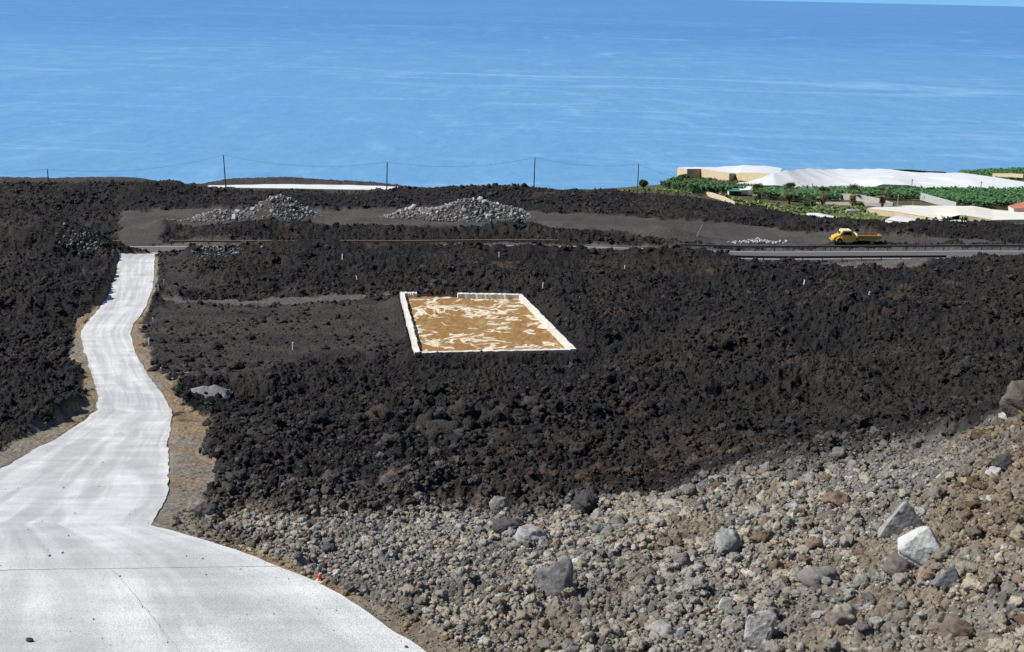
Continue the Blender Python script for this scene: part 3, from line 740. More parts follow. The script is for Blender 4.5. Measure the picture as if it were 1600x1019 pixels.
# ------------------------------------------------------------------ individual boulders in the near bank
M_PALE = stone_mat('pale_basalt', 5.0, 0.05, .28, .25, .7)
M_DARK = stone_mat('dark_basalt', 6.0, 0.05, .3, .25, .7)
def tinted(o, col, var=.12, seed=0):
    me = o.data; n = len(me.vertices); co = np.zeros(n * 3, np.float32); me.vertices.foreach_get('co', co); co = co.reshape(-1, 3)
    k = 1 + var * (v3noise(co * 2.2 + seed, 77, 1.7))
    at = me.color_attributes.new('tint', 'FLOAT_COLOR', 'POINT')
    at.data.foreach_set('color', np.c_[np.array(col)[None] * k[:, None], np.ones(n)].astype(np.float32).ravel())
    return o
def hull_rock(name, pts, mt, col, loc, bev=.03, rough=.018, seed=0, rz=0.0):
    """an angular block from its corner points, edges worn, faces slightly uneven"""
    bm = bmesh.new()
    for p in pts: bm.verts.new(p)
    g = bmesh.ops.convex_hull(bm, input=bm.verts[:])
    bmesh.ops.delete(bm, geom=[e for e in g['geom_interior'] if isinstance(e, bmesh.types.BMVert)], context='VERTS')
    bmesh.ops.dissolve_limit(bm, angle_limit=R(4), verts=bm.verts[:], edges=bm.edges[:])
    bmesh.ops.bevel(bm, geom=bm.edges[:], offset=bev, segments=2, affect='EDGES', profile=.6)
    bmesh.ops.triangulate(bm, faces=bm.faces[:])
    for _ in range(3):
        es = [e for e in bm.edges if e.calc_length() > bev * 1.6]
        if not es: break
        bmesh.ops.subdivide_edges(bm, edges=es, cuts=1, use_grid_fill=True)
        bmesh.ops.triangulate(bm, faces=[f for f in bm.faces if len(f.verts) > 3])
    bm.normal_update()
    for v in bm.verts:
        p = np.array(v.co[:])[None] * 3.0 + seed * 3.1
        k = float(v3noise(p, 5, 1.0)[0]) + .6 * float(v3noise(p, 9, 2.7)[0]) + .35 * float(v3noise(p, 12, 6.0)[0])
        v.co = v.co + v.normal * (rough * k)
    o = obj(name, bm, mt, smooth=True); o.location = loc; o.rotation_euler = (0, 0, rz)
    tinted(o, col, .15, seed)
    return o
def ppm(px, py): return F_PX / g1(px, py)[1]
def near_rock(px, py, wpx, hpx, mt, col, label, seed, cuts=7, cut=.74, lump=.2, rag=.1, sink=.22, dep=.8, name='boulder', tilt=0.0):
    q = g1(px, py); k = F_PX / q[1]
    v, f = stone_shape(4 if wpx > 20 else 3, seed, cuts, cut, lump, rag)
    ext = v.max(0) - v.min(0); v = (v - (v.max(0) + v.min(0)) / 2) / ext
    W, H = wpx / k, hpx / k
    v = v * np.array((W, W * dep, H * (1 + sink)))
    o = npmesh(name, v, f, mt)
    x, y = q[0], q[1] + W * dep * .3
    o.location = (x, y, hz(x, y) + H * .5 - H * sink * .4); o.rotation_euler = (0, tilt, 0)
    tinted(o, col, .25, seed)
    tag(o, label, 'boulder')
    return o
def build_near_rocks():
    # the three angular blocks low on the right; corner points in metres, x right, y away, z up
    q = g1(1436, 893); k = F_PX / q[1]; s = 1 / k
    z0 = hz(q[0], q[1]) - .02
    T = lambda pts, s_: [(a * s_, b * s_, c * s_) for a, b, c in pts]
    o = hull_rock('boulder', T([(-40, 2, 32), (-30, 8, 14), (-34, 28, 44), (-12, 0, 2), (-2, 14, 60), (10, 40, 62), (15, 18, 70), (28, -10, 2), (30, 0, 40), (40, 22, 36), (42, 30, 12), (34, 46, 4), (-20, 48, 6), (26, 40, 58), (-26, 20, 4)], s), M_PALE, (.50, .50, .475),
                  (q[0], q[1], z0), .03, .016, 3)
    tag(o, 'largest pale grey angular block, almost white on its sunlit side', 'boulder')
    q2 = g1(1418, 842); s2 = q2[1] / F_PX
    o = hull_rock('boulder', T([(-42, 0, -8), (42, 0, -8), (34, 26, -4), (-36, 26, -6), (2, 10, 56), (9, 14, 52), (-26, 2, 20), (34, 6, 18), (-2, 18, 50)], s2), M_PALE, (.29, .285, .275), (q2[0], q2[1] + .35, hz(q2[0], q2[1] + .35) - .05), .02, .012, 5)
    tag(o, 'grey pointed triangular block rising behind the largest white block', 'boulder')
    q3 = g1(1478, 922); s3 = q3[1] / F_PX
    o = hull_rock('boulder', T([(-26, 0, 4), (20, -6, 0), (27, 10, 6), (8, 10, 40), (0, 6, 36), (-22, 22, 2), (22, 26, 2), (12, 4, 34)], s3), M_DARK, (.15, .16, .17), (q3[0], q3[1] - .1, hz(q3[0], q3[1]) + .06), .014, .008, 8)
    tag(o, 'small dark slate grey wedge lying below the white block', 'boulder')
    q4 = g1(1188, 1008); s4 = q4[1] / F_PX
    o = hull_rock('boulder', T([(-28, 0, 16), (-20, -4, 0), (4, -6, -6), (18, 0, 8), (29, 10, 62), (14, 14, 66), (-22, 14, 56), (-28, 12, 36), (14, 34, 20), (-20, 36, 14), (24, 20, 40)], s4), M_PALE, (.42, .415, .39), (q4[0], q4[1], hz(q4[0], q4[1]) - .06), .02, .02, 11)
    tag(o, 'pale upright block with a notched top at the lower edge of the bank', 'boulder')
    q5 = g1(1132, 962); s5 = q5[1] / F_PX
    o = hull_rock('boulder', T([(-13, 0, 0), (8, -2, -2), (13, 4, 22), (-4, 5, 22), (-10, 8, 4), (12, 12, 16), (-8, 12, 10)], s5), M_PALE, (.43, .42, .41), (q5[0], q5[1], hz(q5[0], q5[1])), .01, .006, 13)
    tag(o, 'thin pale slab standing on edge left of the notched block', 'boulder')
    L = [
        (1140, 868, 48, 44, M_PALE, (.27, .27, .265), 'grey upright stone with a dark hollow on its right side', 601, 8, .72),
        (866, 930, 68, 62, M_PALE, (.19, .185, .18), 'grey slabby boulder half buried in brown gravel', 602, 9, .7),
        (830, 853, 58, 28, M_PALE, (.30, .295, .285), 'pale grey low boulder lying against a darker one', 603, 9, .74),
        (796, 842, 66, 34, M_DARK, (.085, .082, .08), 'dark grey lumpy boulder behind the pale low one', 604, 6, .8),
        (914, 806, 50, 38, M_DARK, (.07, .068, .066), 'black craggy lump at the edge of the black lava', 605, 6, .8),
        (1408, 905, 64, 50, M_DARK, (.13, .115, .105), 'dark brown knobbly boulder left of the white block', 606, 5, .82),
        (1282, 924, 78, 32, M_PALE, (.17, .16, .15), 'long low grey boulder sunk in the rubble', 607, 7, .76),
        (1448, 912, 28, 24, M_PALE, (.32, .24, .165), 'small tan stone wedged between white block and slate wedge', 608, 7, .76),
        (1308, 800, 52, 30, M_DARK, (.16, .12, .085), 'rusty brown lump of clinker high on the bank', 609, 5, .82),
        (1594, 662, 66, 64, M_DARK, (.125, .105, .085), 'big brown boulder on the crest of the bank', 610, 6, .8),
        (1578, 740, 52, 30, M_DARK, (.06, .06, .06), 'black rock below the crest boulder', 611, 7, .76),
        (1556, 752, 36, 18, M_PALE, (.33, .32, .31), 'flat pale stone under the black rock', 612, 8, .74),
        (515, 866, 30, 18, M_DARK, (.07, .07, .07), 'dark stone up the bank above the road edge', 613, 7, .76),
        (506, 893, 20, 12, M_DARK, (.03, .03, .032), 'black glossy stone just above the red marker', 614, 7, .76),
        (1190, 790, 22, 13, M_PALE, (.36, .35, .33), 'small pale stone on the upper bank', 615, 8, .74),
        (1040, 1000, 56, 34, M_PALE, (.27, .265, .25), 'rounded light grey stone at the foot of the bank', 616, 6, .8),
        (1320, 985, 46, 38, M_PALE, (.27, .24, .20), 'rounded beige stone low on the bank', 617, 6, .8),
        (1498, 1002, 64, 44, M_DARK, (.15, .115, .09), 'reddish brown boulder in the lower bank', 618, 5, .82),
        (780, 812, 36, 22, M_PALE, (.24, .24, .22), 'small grey boulder where pale rubble meets lava', 619, 7, .78),
    ]
    for px, py, w_, h_, mt, col, lab, sd, cuts, cut in L:
        near_rock(px, py, w_, h_, mt, col, lab, sd, cuts, cut, .24 if mt is M_DARK else .2, .085 if 'crest of' in lab else .12 if mt is M_DARK else .095)
    q = g1(48, 1006)
    v, f = stone_shape(3, 640, 9, .72, .18, .06); o = npmesh('stone', v * np.array((.11, .08, .07)), f, M_DARK); tinted(o, (.07, .07, .065))
    o.location = (q[0], q[1], float(base(np.array(q[0]), np.array(q[1]))) + .09); tag(o, 'lone dark stone lying on the white concrete', 'stone')
build_near_rocks()

def heap_boulders():
    shapes = []
    for i in range(14):
        v, f = stone_shape(3, 700 + i, 12, .66, .16, .08)
        o = None; me_o = npmesh('heaped_boulder', v, f, M_PALE); shapes.append(me_o)
        tinted(me_o, [(.33, .315, .295), (.42, .40, .365), (.28, .27, .255), (.22, .21, .205), (.38, .35, .31)][i % 5], .2, i)
    rng = random.Random(3); used = set(); placed = []
    def heap(ids, count, label, group):
        got = 0; tries = 0
        wts = [PILES[i][2] * PILES[i][3] for i in ids]
        while got < count and tries < 20000:
            tries += 1
            bx, by, rx, ry, h = PILES[rng.choices(ids, wts)[0]]
            a = rng.uniform(0, 2 * math.pi); d = math.sqrt(rng.random()) * 1.35
            x, y = bx + rx * d * math.cos(a), by + ry * d * math.sin(a)
            r = min(.56, .23 * (1 - rng.random()) ** (-1 / 2.4))
            if tries > 6000: r = .3
            if any((x - px) ** 2 + (y - py) ** 2 < (.66 * (r + pr)) ** 2 for px, py, pr in placed): continue
            if y > by + ry * .8: continue
            placed.append((x, y, r)); i = rng.randrange(len(shapes))
            o = shapes[i] if i not in used else shapes[i].copy()
            if i in used: C.objects.link(o)
            used.add(i)
            o.location = (x, y, float(base(np.array(x), np.array(y))) + r * .3)
            o.rotation_euler = (rng.uniform(0, 6.3), rng.uniform(0, 6.3), rng.uniform(0, 6.3)); o.scale = (r * rng.uniform(.85, 1.25), r * rng.uniform(.85, 1.25), r * rng.uniform(.8, 1.1))
            tag(o, label, 'boulder', group); got += 1
        print(label, got)
    heap([0, 1], 125, 'rough grey boulder in the pointed heap on the gravel yard', 'boulders of the pointed heap')
    heap([2, 3, 4], 165, 'rough grey boulder in the long broad heap on the gravel yard', 'boulders of the long heap')
    # small broken stone between the boulders
    pos, rad = [], []
    for bx, by, rx, ry, h in PILES:
        for _ in range(int(rx * ry * 130)):
            a = rng.uniform(0, 6.283); d = math.sqrt(rng.random()) * 1.6
            x, y = bx + rx * d * math.cos(a), by + ry * d * math.sin(a)
            pos.append((x, y, float(base(np.array(x), np.array(y))) + .05)); rad.append(min(.3, .09 * (1 - rng.random()) ** -.4))
    for cx, cy, ex, ey, n in ((345, 392, 3.5, 3.0, 260), (130, 384, 3.0, 2.0, 120), (285, 346, 3.0, 1.0, 90)):
        q = g1(cx, cy)
        for _ in range(n):
            x, y = q[0] + rng.gauss(0, ex * .6), q[1] + rng.gauss(0, ey * .6); pos.append((x, y, hz(x, y) + .06)); rad.append(min(.34, .1 * (1 - rng.random()) ** -.42))
    g = np.random.default_rng(9); n = len(pos); col = np.array((.19, .185, .178)) * g.uniform(.55, 1.35, n)[:, None]
    o = scatter('rubble', np.array(pos), np.array(rad), col, [stone_shape(1, 740 + i, 8, .74, .15, .06) for i in range(8)], M_PALE, g)
    tag(o, 'small broken grey stone between and around the boulder heaps', 'rubble', kind='stuff')
heap_boulders()

# ------------------------------------------------------------------ walled plot
def build_plot():
    A, B_, Cc, D_ = [Vector(p.tolist()) for p in PLOT]
    org = A.copy()
    t = empty('walled_plot', (org.x, org.y, PZ - .5), 'low white walled rectangular plot filled with brown sand and lime patches', 'walled plot')
    def uv(s, r): return (A * (1 - s) + B_ * s) * (1 - r) + (D_ * (1 - s) + Cc * s) * r - org
    wl = (B_ - A).length; dl = (D_ - A).length
    mw = simple('lime_plaster', (.66, .63, .55), .9, .28, 1.4, .4)
    mg = simple('old_plaster', (.40, .385, .36), .9, .22, 1.3, .3)
    H0, TH = -.25, .50      # in the frame of the plot the floor lies at 0, wall tops at .5
    def wall(s0, s1, r0, r1, name='wall', z0=-.9, z1=.5):
        bm = bmesh.new()
        n = 30
        # cut along its length so that the worn edge can wander
        lon = abs(s1 - s0) * wl > abs(r1 - r0) * dl
        prev = None; first = None
        for i in range(n + 1):
            f = i / n
            if lon: e = [uv(s0 + (s1 - s0) * f, r0), uv(s0 + (s1 - s0) * f, r1)]
            else: e = [uv(s0, r0 + (r1 - r0) * f), uv(s1, r0 + (r1 - r0) * f)]
            j = [random.uniform(-.06, .06), random.uniform(-.06, .06)]
            dirv = (e[1] - e[0]).normalized()
            a, b = e[0] + dirv * j[0], e[1] + dirv * j[1]
            zt = z1 + random.uniform(-.03, .03)
            r = [bm.verts.new((a.x, a.y, z0)), bm.verts.new((b.x, b.y, z0)), bm.verts.new((b.x, b.y, zt)), bm.verts.new((a.x, a.y, zt))]
            if prev:
                for k in range(4): bm.faces.new((prev[k], prev[(k + 1) % 4], r[(k + 1) % 4], r[k]))
            else: first = r
            prev = r
        bm.faces.new(first[::-1]); bm.faces.new(prev)
        bmesh.ops.recalc_face_normals(bm, faces=bm.faces[:])
        return obj(name, bm, mw, t)
    a = .50 / wl; b = .60 / dl
    wall(0, a, 0, 1 - b); wall(1 - a, 1, 0, 1 - b)
    wall(a * 1.02, 1 - a * 1.02, 0, b * .7, z1=.42)
    wall(0, .135, 1 - b * .98, 1); wall(.47, 1, 1 - b * .98, 1)
    bm = bmesh.new(); n = 40
    for i in range(n + 1):
        for j in range(n + 1):
            p = uv(a * .5 + (1 - a) * i / n, b * .3 + (1 - b * .3 + (0.0)) * j / n); bm.verts.new((p.x, p.y, random.uniform(-.04, .04)))
    bm.verts.ensure_lookup_table()
    for i in range(n):
        for j in range(n): bm.faces.new([bm.verts[q] for q in (i * (n + 1) + j, (i + 1) * (n + 1) + j, (i + 1) * (n + 1) + j + 1, i * (n + 1) + j + 1)])
    m, tr, bs = mat('brown_sand'); tc = N(tr, 'ShaderNodeTexCoord')
    def nz(sc, det=5, dist=0., rough=.6, off=(0, 0, 0), sx=1, sy=1):
        mp = N(tr, 'ShaderNodeMapping'); mp.inputs['Location'].default_value = off; mp.inputs['Scale'].default_value = (sx, sy, 1); tr.links.new(tc.outputs['Object'], mp.inputs[0])
        q = N(tr, 'ShaderNodeTexNoise', i_Scale=sc, i_Detail=det, i_Distortion=dist, i_Roughness=rough); tr.links.new(mp.outputs[0], q.inputs['Vector']); return q.outputs[0]
    def rg(s_, a_, b__, c_, d_):
        q = N(tr, 'ShaderNodeMapRange'); q.interpolation_type = 'SMOOTHSTEP'
        for i, v in enumerate((a_, b__, c_, d_)): q.inputs[i + 1].default_value = v
        tr.links.new(s_, q.inputs[0]); return q.outputs[0]
    def mix(f, p, q):
        k = N(tr, 'ShaderNodeMix', data_type='RGBA'); tr.links.new(f, k.inputs[0])
        for i, s_ in ((6, p), (7, q)):
            if isinstance(s_, tuple): k.inputs[i].default_value = (*s_, 1)
            else: tr.links.new(s_, k.inputs[i])
        return k.outputs[2]
    sub = N(tr, 'ShaderNodeMath', operation='SUBTRACT'); sub.inputs[1].default_value = .5; tr.links.new(nz(.34, 5, 1.0, .62, (3, 1, 0), .75, .8), sub.inputs[0])
    ab = N(tr, 'ShaderNodeMath', operation='ABSOLUTE'); tr.links.new(sub.outputs[0], ab.inputs[0])
    worm = rg(ab.outputs[0], .026, .040, 1, 0); gate = rg(nz(.22, 3, .5, .5, (9, 4, 0)), .44, .49, 0, 1)
    g2 = N(tr, 'ShaderNodeMath', operation='MULTIPLY'); tr.links.new(worm, g2.inputs[0]); tr.links.new(gate, g2.inputs[1])
    blob = rg(nz(.55, 4, .8, .55, (5, 8, 0)), .635, .655, 0, 1)
    mxm = N(tr, 'ShaderNodeMath', operation='MAXIMUM'); tr.links.new(g2.outputs[0], mxm.inputs[0]); tr.links.new(blob, mxm.inputs[1])
    sand = mix(rg(nz(1.1, 7, 0, .7), .35, .65, 0, 1), (.24, .125, .045), (.32, .19, .08))
    sand = mix(rg(nz(.16, 2, 0, .5, (2, 7, 0)), .5, .7, 0, .6), sand, (.34, .27, .13))
    tr.links.new(mix(mxm.outputs[0], sand, (.66, .58, .43)), bs.inputs['Base Color']); bs.inputs['Roughness'].default_value = .95; bs.inputs['Specular IOR Level'].default_value = .1
    bp = N(tr, 'ShaderNodeBump', i_Strength=.5, i_Distance=.06); tr.links.new(nz(2.2, 8, 0, .7), bp.inputs['Height']); tr.links.new(bp.outputs[0], bs.inputs['Normal'])
    obj('sand_bed', bm, m, t)
build_plot()

# ------------------------------------------------------------------ guard rails
M_RAILT = simple('rusty_rail', (.23, .17, .11), .75, .3, 1.5, .1, .2)
M_RAILG = simple('dull_zinc_rail', (.13, .125, .118), .65, .2, 1.2, .1, .3)
M_POST = simple('rail_post', (.10, .085, .075), .8, .3, 4)
def guard_rail(px0, px1, off, mt, label, dd=177.0, gap=2.78):
    x0, x1 = P(px0, 380, dd)[0], P(px1, 380, dd)[0]
    X = lambda x: float(base0(np.array(x), np.array(road_y(x, 0)))) - .02
    t = empty('guard_rail', (x0, road_y(x0, off), X(x0)), label, 'guard rail', 'guard rails along the coast road')
    o3 = t.location
    n = max(2, int((x1 - x0) / 1.4)); bm = bmesh.new()
    prof = [(0, .45), (-.045, .49), (-.045, .54), (0, .58), (0, .64), (-.045, .68), (-.045, .73), (0, .77), (.02, .77), (-.02, .73), (-.02, .68), (.025, .64), (.025, .58), (-.02, .54), (-.02, .49), (.02, .45)]
    prev = None
    for i in range(n + 1):
        x = x0 + (x1 - x0) * i / n
        r = [bm.verts.new((x - o3.x, road_y(x, off) - o3.y + a, X(x) + b - o3.z)) for a, b in prof]
        if prev:
            for k in range(len(prof)): bm.faces.new((prev[k], r[k], r[(k + 1) % len(prof)], prev[(k + 1) % len(prof)]))
        else: bm.faces.new(r)
        prev = r
    bm.faces.new(prev[::-1]); bmesh.ops.recalc_face_normals(bm, faces=bm.faces[:])
    obj('beam', bm, mt, t)
    bm = bmesh.new(); add_box(bm, -.06, .06, .03, .15, -.5, .76); p0 = obj('post', bm, M_POST, t)
    x = x0 + .25; k = 0
    while x < x1:
        p = p0 if k == 0 else p0.copy()
        if k: C.objects.link(p); p.parent = t
        p.location = (x - o3.x, road_y(x, off) - o3.y, X(x) - o3.z); x += gap; k += 1
FO, NO = CR_W + .9, -CR_W - .75
guard_rail(-140, 192, FO, M_RAILT, 'rusty rail ending left of the track junction')
guard_rail(267, 872, FO, M_RAILT, 'long rusty tan rail below the two boulder heaps')
guard_rail(1060, 1760, FO, M_RAILG, 'grey rail in front of the yellow truck')
guard_rail(268, 330, NO, M_RAILG, 'short grey rail end beside the white track mouth', 169.5)
guard_rail(1130, 1480, NO, simple('shaded_rail_back', (.035, .034, .034), .75, .2, 1.2, .1, .1), 'dark rail on the near side of the road below the truck', 169.5)  # near-black colour carries the shade on the back of this rail


# ------------------------------------------------------------------ yellow truck
def build_truck():
    q = P(1336, 386, 178.8); gx, gy = q[0], 178.9
    gz = hz(gx, gy)
    t = empty('flatbed_truck', (gx, gy, gz), 'old yellow flatbed truck parked behind the grey guard rail', 'truck', rz=0)
    t.scale = (1, 1, .9)
    yel = simple('yellow_paint', (.70, .43, .05), .5, .3, 2.2, .05, 0, .5); cream = simple('cream_paint', (.72, .66, .46), .5, .12, 3, .05)
    bedm = simple('faded_bed_boards', (.36, .21, .09), .8, .25, 2.5, .2); blk = simple('tyre_rubber', (.02, .02, .02), .9, .1, 6); gl_, tr, b = mat('cab_glass')
    b.inputs['Base Color'].default_value = (.02, .025, .03, 1); b.inputs['Roughness'].default_value = .08; b.inputs['Specular IOR Level'].default_value = .6
    steel = simple('grey_steel', (.25, .25, .25), .6, .2, 5, .1, .4); W = 1.0
    def side_prism(name, pts, w_, mt, par=None, y0=None, bev=.05):
        bm = bmesh.new(); ya, yb = (-w_, w_) if y0 is None else (y0, y0 + w_)
        a = [bm.verts.new((x, ya, z)) for x, z in pts]; c = [bm.verts.new((x, yb, z)) for x, z in pts]
        bm.faces.new(a); bm.faces.new(c[::-1])
        for i in range(len(a)): j = (i + 1) % len(a); bm.faces.new((a[j], a[i], c[i], c[j]))
        bmesh.ops.recalc_face_normals(bm, faces=bm.faces[:])
        if bev: bmesh.ops.bevel(bm, geom=bm.edges[:], offset=bev, segments=2, affect='EDGES')
        return obj(name, bm, mt, par or t)
    # front of the truck points to -x
    side_prism('bonnet', [(-3.5, .62), (-3.52, .95), (-3.35, 1.18), (-2.6, 1.5), (-2.35, 1.52), (-2.35, .5), (-3.0, .5)], .82, yel)
    cab = side_prism('cab', [(-2.36, .5), (-2.36, 1.5), (-2.62, 1.5), (-2.28, 2.2), (-.95, 2.24), (-.55, 1.95), (-.2, 1.45), (-.2, .5)], .95, yel)
    ws = bmesh.new(); add_poly(ws, [(-2.655, -.8, 1.56), (-2.655, .8, 1.56), (-2.365, .72, 2.12), (-2.365, -.72, 2.12)]); obj('windscreen', ws, cream, t)
    ws = bmesh.new(); add_poly(ws, [(-2.62, -.62, 1.66), (-2.62, .62, 1.66), (-2.43, .55, 2.04), (-2.43, -.55, 2.04)]); g = obj('windscreen_glass', ws, gl_, t); g.location = (-.05, 0, 0)
    for sgn in (-1, 1):
        bm = bmesh.new(); add_poly(bm, [(-2.28, sgn * .958, 1.46), (-.85, sgn * .958, 1.46), (-.98, sgn * .955, 2.12), (-2.0, sgn * .955, 2.12)][::sgn]); obj('side_window', bm, gl_, t)
        d = side_prism('door', [(-2.15, .62), (-1.0, .62), (-1.0, 1.46), (-2.15, 1.46)], .03, yel, None, sgn * .955 - (.0 if sgn > 0 else .03), .01)
        hb = bmesh.new(); add_box(hb, -1.25, -1.08, sgn * 1.0 - .02, sgn * 1.0 + .02, 1.24, 1.29, .01); obj('handle', hb, steel, d)
        side_prism('mudguard', [(-3.1, .55), (-3.0, .95), (-2.7, 1.12), (-2.25, 1.0), (-2.0, .6), (-2.1, .6), (-2.35, .9), (-2.7, 1.0), (-2.95, .88), (-3.0, .55)], .22, yel, None, sgn * .93 - .11, .02)
        hl = bmesh.new(); bmesh.ops.create_uvsphere(hl, u_segments=14, v_segments=8, radius=.12); o = obj('headlight', hl, cream, t, True); o.location = (-3.44, sgn * .58, .98); o.scale = (.5, 1, 1)
    side_prism('roof_panel', [(-2.3, 2.2), (-.95, 2.24), (-.95, 2.3), (-2.3, 2.27)], .88, cream, None, None, .02)
    bm = bmesh.new(); add_tube(bm, [(-1.6, 0, 2.3), (-1.6, 0, 2.36), (-1.6, 0, 2.42)], [.08, .08, .05], 12); obj('beacon', bm, simple('amber_plastic', (.8, .3, .02), .3), t)
    bm = bmesh.new(); add_box(bm, -.1, 3.6, -1.08, 1.08, 1.05, 1.2, .02); bed = obj('flat_bed', bm, bedm, t)
    for sgn in (-1, 1):
        bm = bmesh.new(); add_box(bm, -.05, 3.55, sgn * 1.05 - .03, sgn * 1.05 + .03, 1.205, 1.55, .015); obj('side_board', bm, bedm, t)
    bm = bmesh.new(); add_box(bm, 3.5, 3.57, -1.0, 1.0, 1.205, 1.55, .015); obj('tailgate', bm, bedm, t)
    bm = bmesh.new(); add_box(bm, -.12, -.03, -1.0, 1.0, 1.205, 1.75, .015); obj('headboard', bm, cream, t)
    bm = bmesh.new(); add_box(bm, -3.3, 3.5, -.42, -.30, .62, .86); add_box(bm, -3.3, 3.5, .30, .42, .62, .86); add_box(bm, 2.0, 2.2, -.29, .29, .62, .8); obj('chassis', bm, steel, t)
    bm = bmesh.new(); add_box(bm, -3.72, -3.58, -.95, .95, .5, .72, .03); obj('bumper', bm, yel, t)
    for sgn in (-1, 1):
        bm = bmesh.new(); add_box(bm, .2, 3.4, sgn * .98 - .03, sgn * .98 + .03, .68, .98, .02); obj('side_skirt', bm, yel, t)
    for x in (-2.6, 2.2):
        for sgn in (-1, 1):
            w_ = empty('wheel', (x, sgn * .86, .44), None, None); w_.parent = t
            bm = bmesh.new(); ring = []
            prof = [(.26, -.11), (.40, -.12), (.44, -.08), (.44, .08), (.40, .12), (.26, .11)]
            for k in range(24):
                a = k * math.pi / 12; ring.append([bm.verts.new((r * math.cos(a), y, r * math.sin(a))) for r, y in prof])
            for k in range(24):
                for j in range(6): bm.faces.new((ring[k][j], ring[(k + 1) % 24][j], ring[(k + 1) % 24][(j + 1) % 6], ring[k][(j + 1) % 6]))
            bmesh.ops.recalc_face_normals(bm, faces=bm.faces[:]); obj('tyre', bm, blk, w_)
            bm = bmesh.new(); add_tube(bm, [(0, -.09, 0), (0, .09, 0)], .255, 20); obj('rim', bm, steel, w_)
build_truck()

# ------------------------------------------------------------------ utility poles and cables
def build_poles():
    wood = simple('tarred_pole_wood', (.075, .072, .07), .9, .25, 2); mc = simple('cable_black', (.05, .055, .06), .8); mi = simple('insulator_grey', (.3, .3, .3), .5)
    L = [(74, 264, 240, .004, 'leftmost short pole standing in front of the brown hill'), (349, 242, 240, .035, 'tall leaning pole beside the white strip roof'), (605, 253, 243, -.02, 'pole crossing the right end of the white strip roof'),
         (836, 246, 246, -.012, 'pole standing on the lava ridge above the long boulder heap'), (998, 256, 262, 0, 'pole beside the round green bush')]
    tops = []
    for px, py, d, lean, lab in L:
        tp = V(px, py, d); z0 = min(hz(tp.x, tp.y), tp.z - 5.5) - .3
        t = empty('utility_pole', (tp.x + lean * (tp.z - z0), tp.y, z0), lab, 'utility pole', 'utility poles along the lava ridge')
        h = tp.z - z0; dx = -lean * h
        bm = bmesh.new(); add_tube(bm, [(0, 0, 0), (dx * .5, 0, h * .5), (dx, 0, h)], [.125, .11, .09], 10); obj('pole', bm, wood, t)
        bm = bmesh.new(); add_tube(bm, [(dx, -.14, h - .2), (dx, -.14, h)], .05, 8); obj('insulator', bm, mi, t)
        tops.append(tp)
    ends = [V(-160, 283, 236)] + tops + [V(1075, 278, 330)]
    labs = ['cable running off the left edge from the short pole', 'cable sagging between the short pole and the leaning pole', 'cable sagging over the white strip roof', 'cable between the strip roof pole and the ridge pole',
            'cable between the ridge pole and the pole by the green bush', 'cable dropping from the green bush pole towards the tan greenhouse']
    for a, b, lab, sg in zip(ends, ends[1:], labs, (.3, 1.6, 1.5, 1.35, 1.0, .7)):
        bm = bmesh.new(); pts = []
        for i in range(25):
            f = i / 24; p = a.lerp(b, f); p.z -= sg * 4 * f * (1 - f); p.z -= .02; pts.append(p - a)
        add_tube(bm, pts, .018, 5); o = obj('power_cable', bm, mc); o.location = a; tag(o, lab, 'cable', 'cables between the utility poles')
build_poles()

